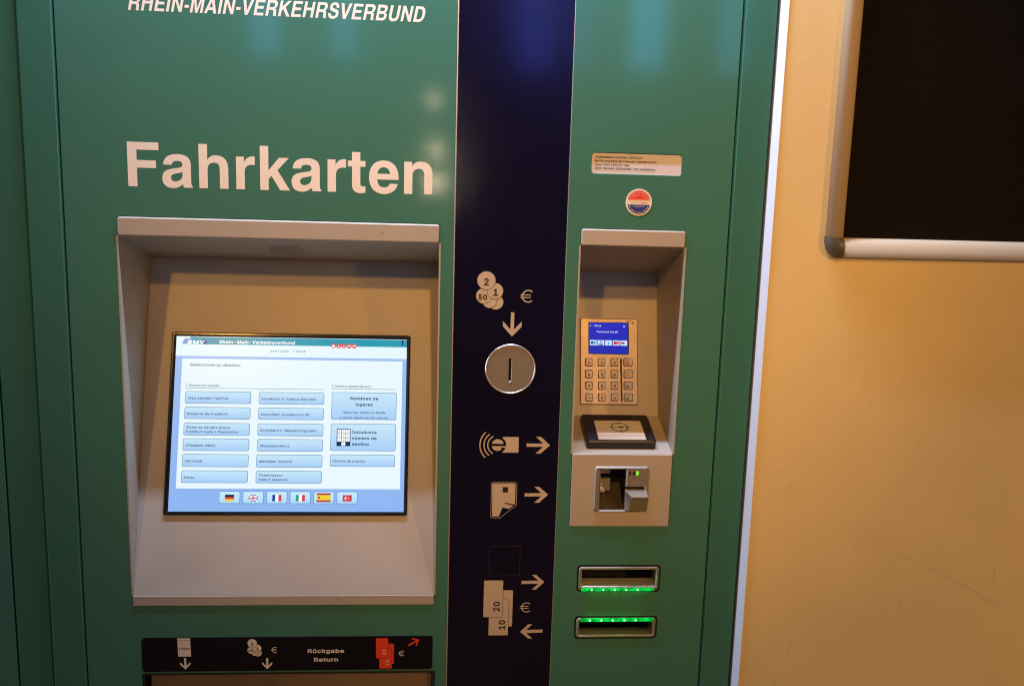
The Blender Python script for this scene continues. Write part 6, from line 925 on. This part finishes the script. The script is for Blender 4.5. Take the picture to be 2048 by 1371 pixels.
def ringtext(s, r, a0, a1, cap, m, up=True):
    n_ = len(s)
    for i, ch in enumerate(s):
        if ch == ' ': continue
        t = math.radians(a0 + (a1 - a0) * i / (n_ - 1))
        text("sticker_lettering", ch, 'b', FRONT, su + r * math.cos(t), sv + r * math.sin(t), cap, 0.0008, m, stk, align='c', rot=t - math.pi / 2 if up else t + math.pi / 2)
ringtext("DIEBSTAHLSCHUTZ", 0.70 * SR, 158, 22, 0.105 * SR, WHITE)
ringtext("DURCH DNA", 0.53 * SR, 142, 38, 0.095 * SR, WHITE)
text("sticker_lettering", "SELECTA", 'r', FRONT, su - 0.62 * SR, sv - 0.06 * SR, 0.14 * SR, 0.0006, mat("pale_print", (0.5, 0.42, 0.36), 0.5), stk, width=0.78 * SR)
text("sticker_lettering", "DNA", 'b', FRONT, su + 0.18 * SR, sv - 0.08 * SR, 0.17 * SR, 0.0006, mat("orange_print", (0.65, 0.16, 0.04), 0.5), stk, width=0.46 * SR)
text("sticker_lettering", "www.selectadna.de", 'r', FRONT, su, sv - 0.33 * SR, 0.08 * SR, 0.0008, WHITE, stk, width=0.85 * SR, align='c')
ringtext("DNA- Spuren führen zum Täter", 0.80 * SR, 200, 340, 0.10 * SR, WHITE, up=False)

# ---- small chips and specks in the paint
CHIP = mat("paint_chip", (0.012, 0.014, 0.012), 0.6)
for px, py, r_ in ((1484, 732.5, 1.1), (1491, 731, 1.8), (1493.5, 729.5, 1.2), (1402, 1297, 1.0)):
    u, v = FRONT.pix(px, py); sheet("paint_chip", FRONT, [[disc(u, v, r_ * PX, 7, ry=r_ * 0.6 * PX)]], 0.0007, CHIP, M)
for px, py, r_ in ((765, 466, 1.3), (676, 1196, 1.2), (556, 1199, 1.0)):
    u, v = FRONT.pix(px, py); sheet("speck", FRONT, [[disc(u, v, r_ * PX, 7)]], 0.0019, CHIP, M)

# ================================================================== the cabinet next door
xm0 = -0.4645 * D
N = empty("green_cabinet", (xm0 - 0.8, 0.25, 0), "dark green neighbouring cabinet cut off at the left edge", "cabinet")
NB = Frame((0, 0.004, Z0), (1, 0, 0), (0, 0, 1))
plate("frame_stile", NB, [rect(xm0 + g, BOT, xV0 - 0.0008, TOP)], -0.03, 0, GREEN2, N, 0.0016)
plate("door_panel", NB, [rect(xm0 - 1.80, BOT, xm0 - g, TOP)], -0.003, -0.0002, GREEN, N, 0.0005)
shell("cabinet", xm0 - 1.80, xV0 - 0.001, 0.035, 0.42, 0.0, 2.25, VOID, N)

# ================================================================== the wall on the right with its trim and notice board
WY = -0.011                                # the wall stands a little proud of the machine
WALL = Frame((0, WY, Z0), (1, 0, 0), (0, 0, 1))
tx0 = xV5 + 0.0030
tx1 = tx0 + 0.0066
wl = plate("wall", WALL, [rect(tx1 - 0.001, BOT, tx1 + 2.2, 3.0 - Z0)], -0.12, 0, WALLM)
tag(wl, kind="structure")
# edge trim: bevel turned left to catch the cool side lamp
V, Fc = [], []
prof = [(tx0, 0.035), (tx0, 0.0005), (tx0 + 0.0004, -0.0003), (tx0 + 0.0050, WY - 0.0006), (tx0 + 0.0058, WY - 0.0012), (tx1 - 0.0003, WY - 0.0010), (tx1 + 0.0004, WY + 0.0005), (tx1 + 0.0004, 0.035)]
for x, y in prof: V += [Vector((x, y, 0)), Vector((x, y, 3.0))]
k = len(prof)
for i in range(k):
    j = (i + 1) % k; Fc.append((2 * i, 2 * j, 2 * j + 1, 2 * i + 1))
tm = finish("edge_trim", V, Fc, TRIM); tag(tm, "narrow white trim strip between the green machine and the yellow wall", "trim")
# scuffs and scratches
def scuff(pts, wpx):
    P = [Vector(WALL.pix(*q)) for q in pts]; up_, dn = [], []
    for i, p in enumerate(P):
        d = (P[min(i + 1, len(P) - 1)] - P[max(i - 1, 0)]).normalized(); s = Vector((-d.y, d.x)) * wpx * PX / 2 * (0.35 if i in (0, len(P) - 1) else 1)
        up_.append(tuple(p + s)); dn.append(tuple(p - s))
    sheet("scuff_mark", WALL, [[up_ + dn[::-1]]], 0.0003, SCUFF, wl)
for pts, wd in (([(1754, 1083), (1800, 1107), (1850, 1128), (1905, 1156), (1960, 1188), (2008, 1219)], 1.0), ([(1577, 963), (1580, 970), (1579, 978)], 1.0), ([(1582, 1275), (1578, 1290), (1573, 1305)], 1.1),
                ([(1797, 1213), (1801, 1202), (1808, 1196), (1818, 1194)], 1.3), ([(1556, 1350), (1550, 1361), (1546, 1371)], 1.2), ([(1665, 1304), (1695, 1301), (1728, 1300)], 0.8), ([(1990, 1130), (1988, 1150), (1986, 1172)], 0.9),
                ([(1602, 1218), (1625, 1207), (1648, 1196)], 0.7), ([(1744, 1104), (1750, 1104)], 1.2)):
    scuff(pts, wd)
for px, py, r_ in ((1582, 1276, 1.8), (1621, 1314, 2.0), (1846, 1157, 2.0), (1714, 1236, 2.4), (1847, 1220, 1.6), (1855, 1218, 1.5), (1640, 1236, 1.2)):
    u, v = WALL.pix(px, py); sheet("scuff_mark", WALL, [[disc(u, v, r_ * PX, 9, ry=r_ * 0.7 * PX)]], 0.0003, SCUFF, wl)

# notice board: rounded aluminium rails, plastic corner caps, black felt
BF = Frame((0, WY, Z0), (1, 0, 0), (0, 0, 1))
hb = 0.016
iy = (BF.pix(1697, 472, hb)[1] + BF.pix(2040, 488.5, hb)[1]) / 2; oy = (BF.pix(1697, 511, hb * 0.4)[1] + BF.pix(2040, 526, hb * 0.4)[1]) / 2
ix = (BF.pix(1727, 0, hb)[0] + BF.pix(1697.5, 470, hb)[0]) / 2; ox = (BF.pix(1689, 0, hb * 0.4)[0] + BF.pix(1660.5, 470, hb * 0.4)[0]) / 2
BWd, BHt = 1.0, 1.2
x1i, y1i = ix + BWd, iy + BHt; wv = iy - oy; wh = ix - ox
N2 = empty("notice_board", (ix + BWd / 2, WY, Z0 + iy), "black felt notice board in a rounded aluminium frame on the yellow wall", "notice board")
def rail(name, p0, p1, inner, width, mm, parent):
    """rounded rail from p0 to p1 (inner edge), `inner` is the unit vector pointing away from the board"""
    pr = []
    for i in range(13):
        t = math.pi * i / 12; pr.append((width / 2 - width / 2 * math.cos(t), 0.004 + (hb - 0.004) * math.sin(t) ** 0.6))
    pr = [(0, 0)] + pr + [(width, 0)]
    V, Fc = [], []
    for q in (p0, p1):
        for a, h in pr: V.append(BF.pt(q[0] + inner[0] * a, q[1] + inner[1] * a, h))
    k = len(pr)
    for i in range(k - 1): Fc.append((i, i + 1, k + i + 1, k + i))
    Fc += [tuple(range(k))[::-1], tuple(range(k, 2 * k))]
    o = finish(name, V, Fc, mm, parent, smooth=False)
    for p in o.data.polygons: p.use_smooth = len(p.vertices) == 4
    return o
FR_ = mat("satin_aluminium", (0.64, 0.52, 0.36), 0.6, metal=0.0, spec=0.3, bump=0.03, bscale=600)
rail("frame_rail", (ix, iy), (ix, y1i), (-1, 0), wh, FR_, N2); rail("frame_rail", (x1i, y1i), (x1i, iy), (1, 0), wh, FR_, N2)
rail("frame_rail", (x1i, iy), (ix, iy), (0, -1), wv, FR_, N2); rail("frame_rail", (ix, y1i), (x1i, y1i), (0, 1), wv, FR_, N2)
plate("felt_board", BF, [rect(ix - 0.001, iy - 0.001, x1i + 0.001, y1i + 0.001)], 0.0003, 0.006, FELT, N2)
def cap(cx, cy, sx, sy):
    """quarter of a flattened dome joining two rails"""
    V, Fc = [], []; na, nb = 10, 8; R = 1.0; hh = hb + 0.0006
    for i in range(nb + 1):
        a = math.pi * i / nb; rr_ = R / 2 - R / 2 * math.cos(a); h = 0.004 + (hh - 0.004) * max(0.0, math.sin(a)) ** 0.6
        if i == nb: h = 0
        for j in range(na + 1):
            t = math.pi / 2 * j / na; V.append(BF.pt(cx + sx * rr_ * wh * 1.07 * math.cos(t), cy + sy * rr_ * wv * 1.05 * math.sin(t), h))
    for i in range(nb):
        for j in range(na):
            q = (i * (na + 1) + j, i * (na + 1) + j + 1, (i + 1) * (na + 1) + j + 1, (i + 1) * (na + 1) + j)
            Fc.append(q if sx * sy > 0 else q[::-1])
    return finish("corner_cap", V, Fc, CAPM, N2, smooth=True)
cap(ix, iy, -1, -1); cap(x1i, iy, 1, -1); cap(ix, y1i, -1, 1); cap(x1i, y1i, 1, 1)
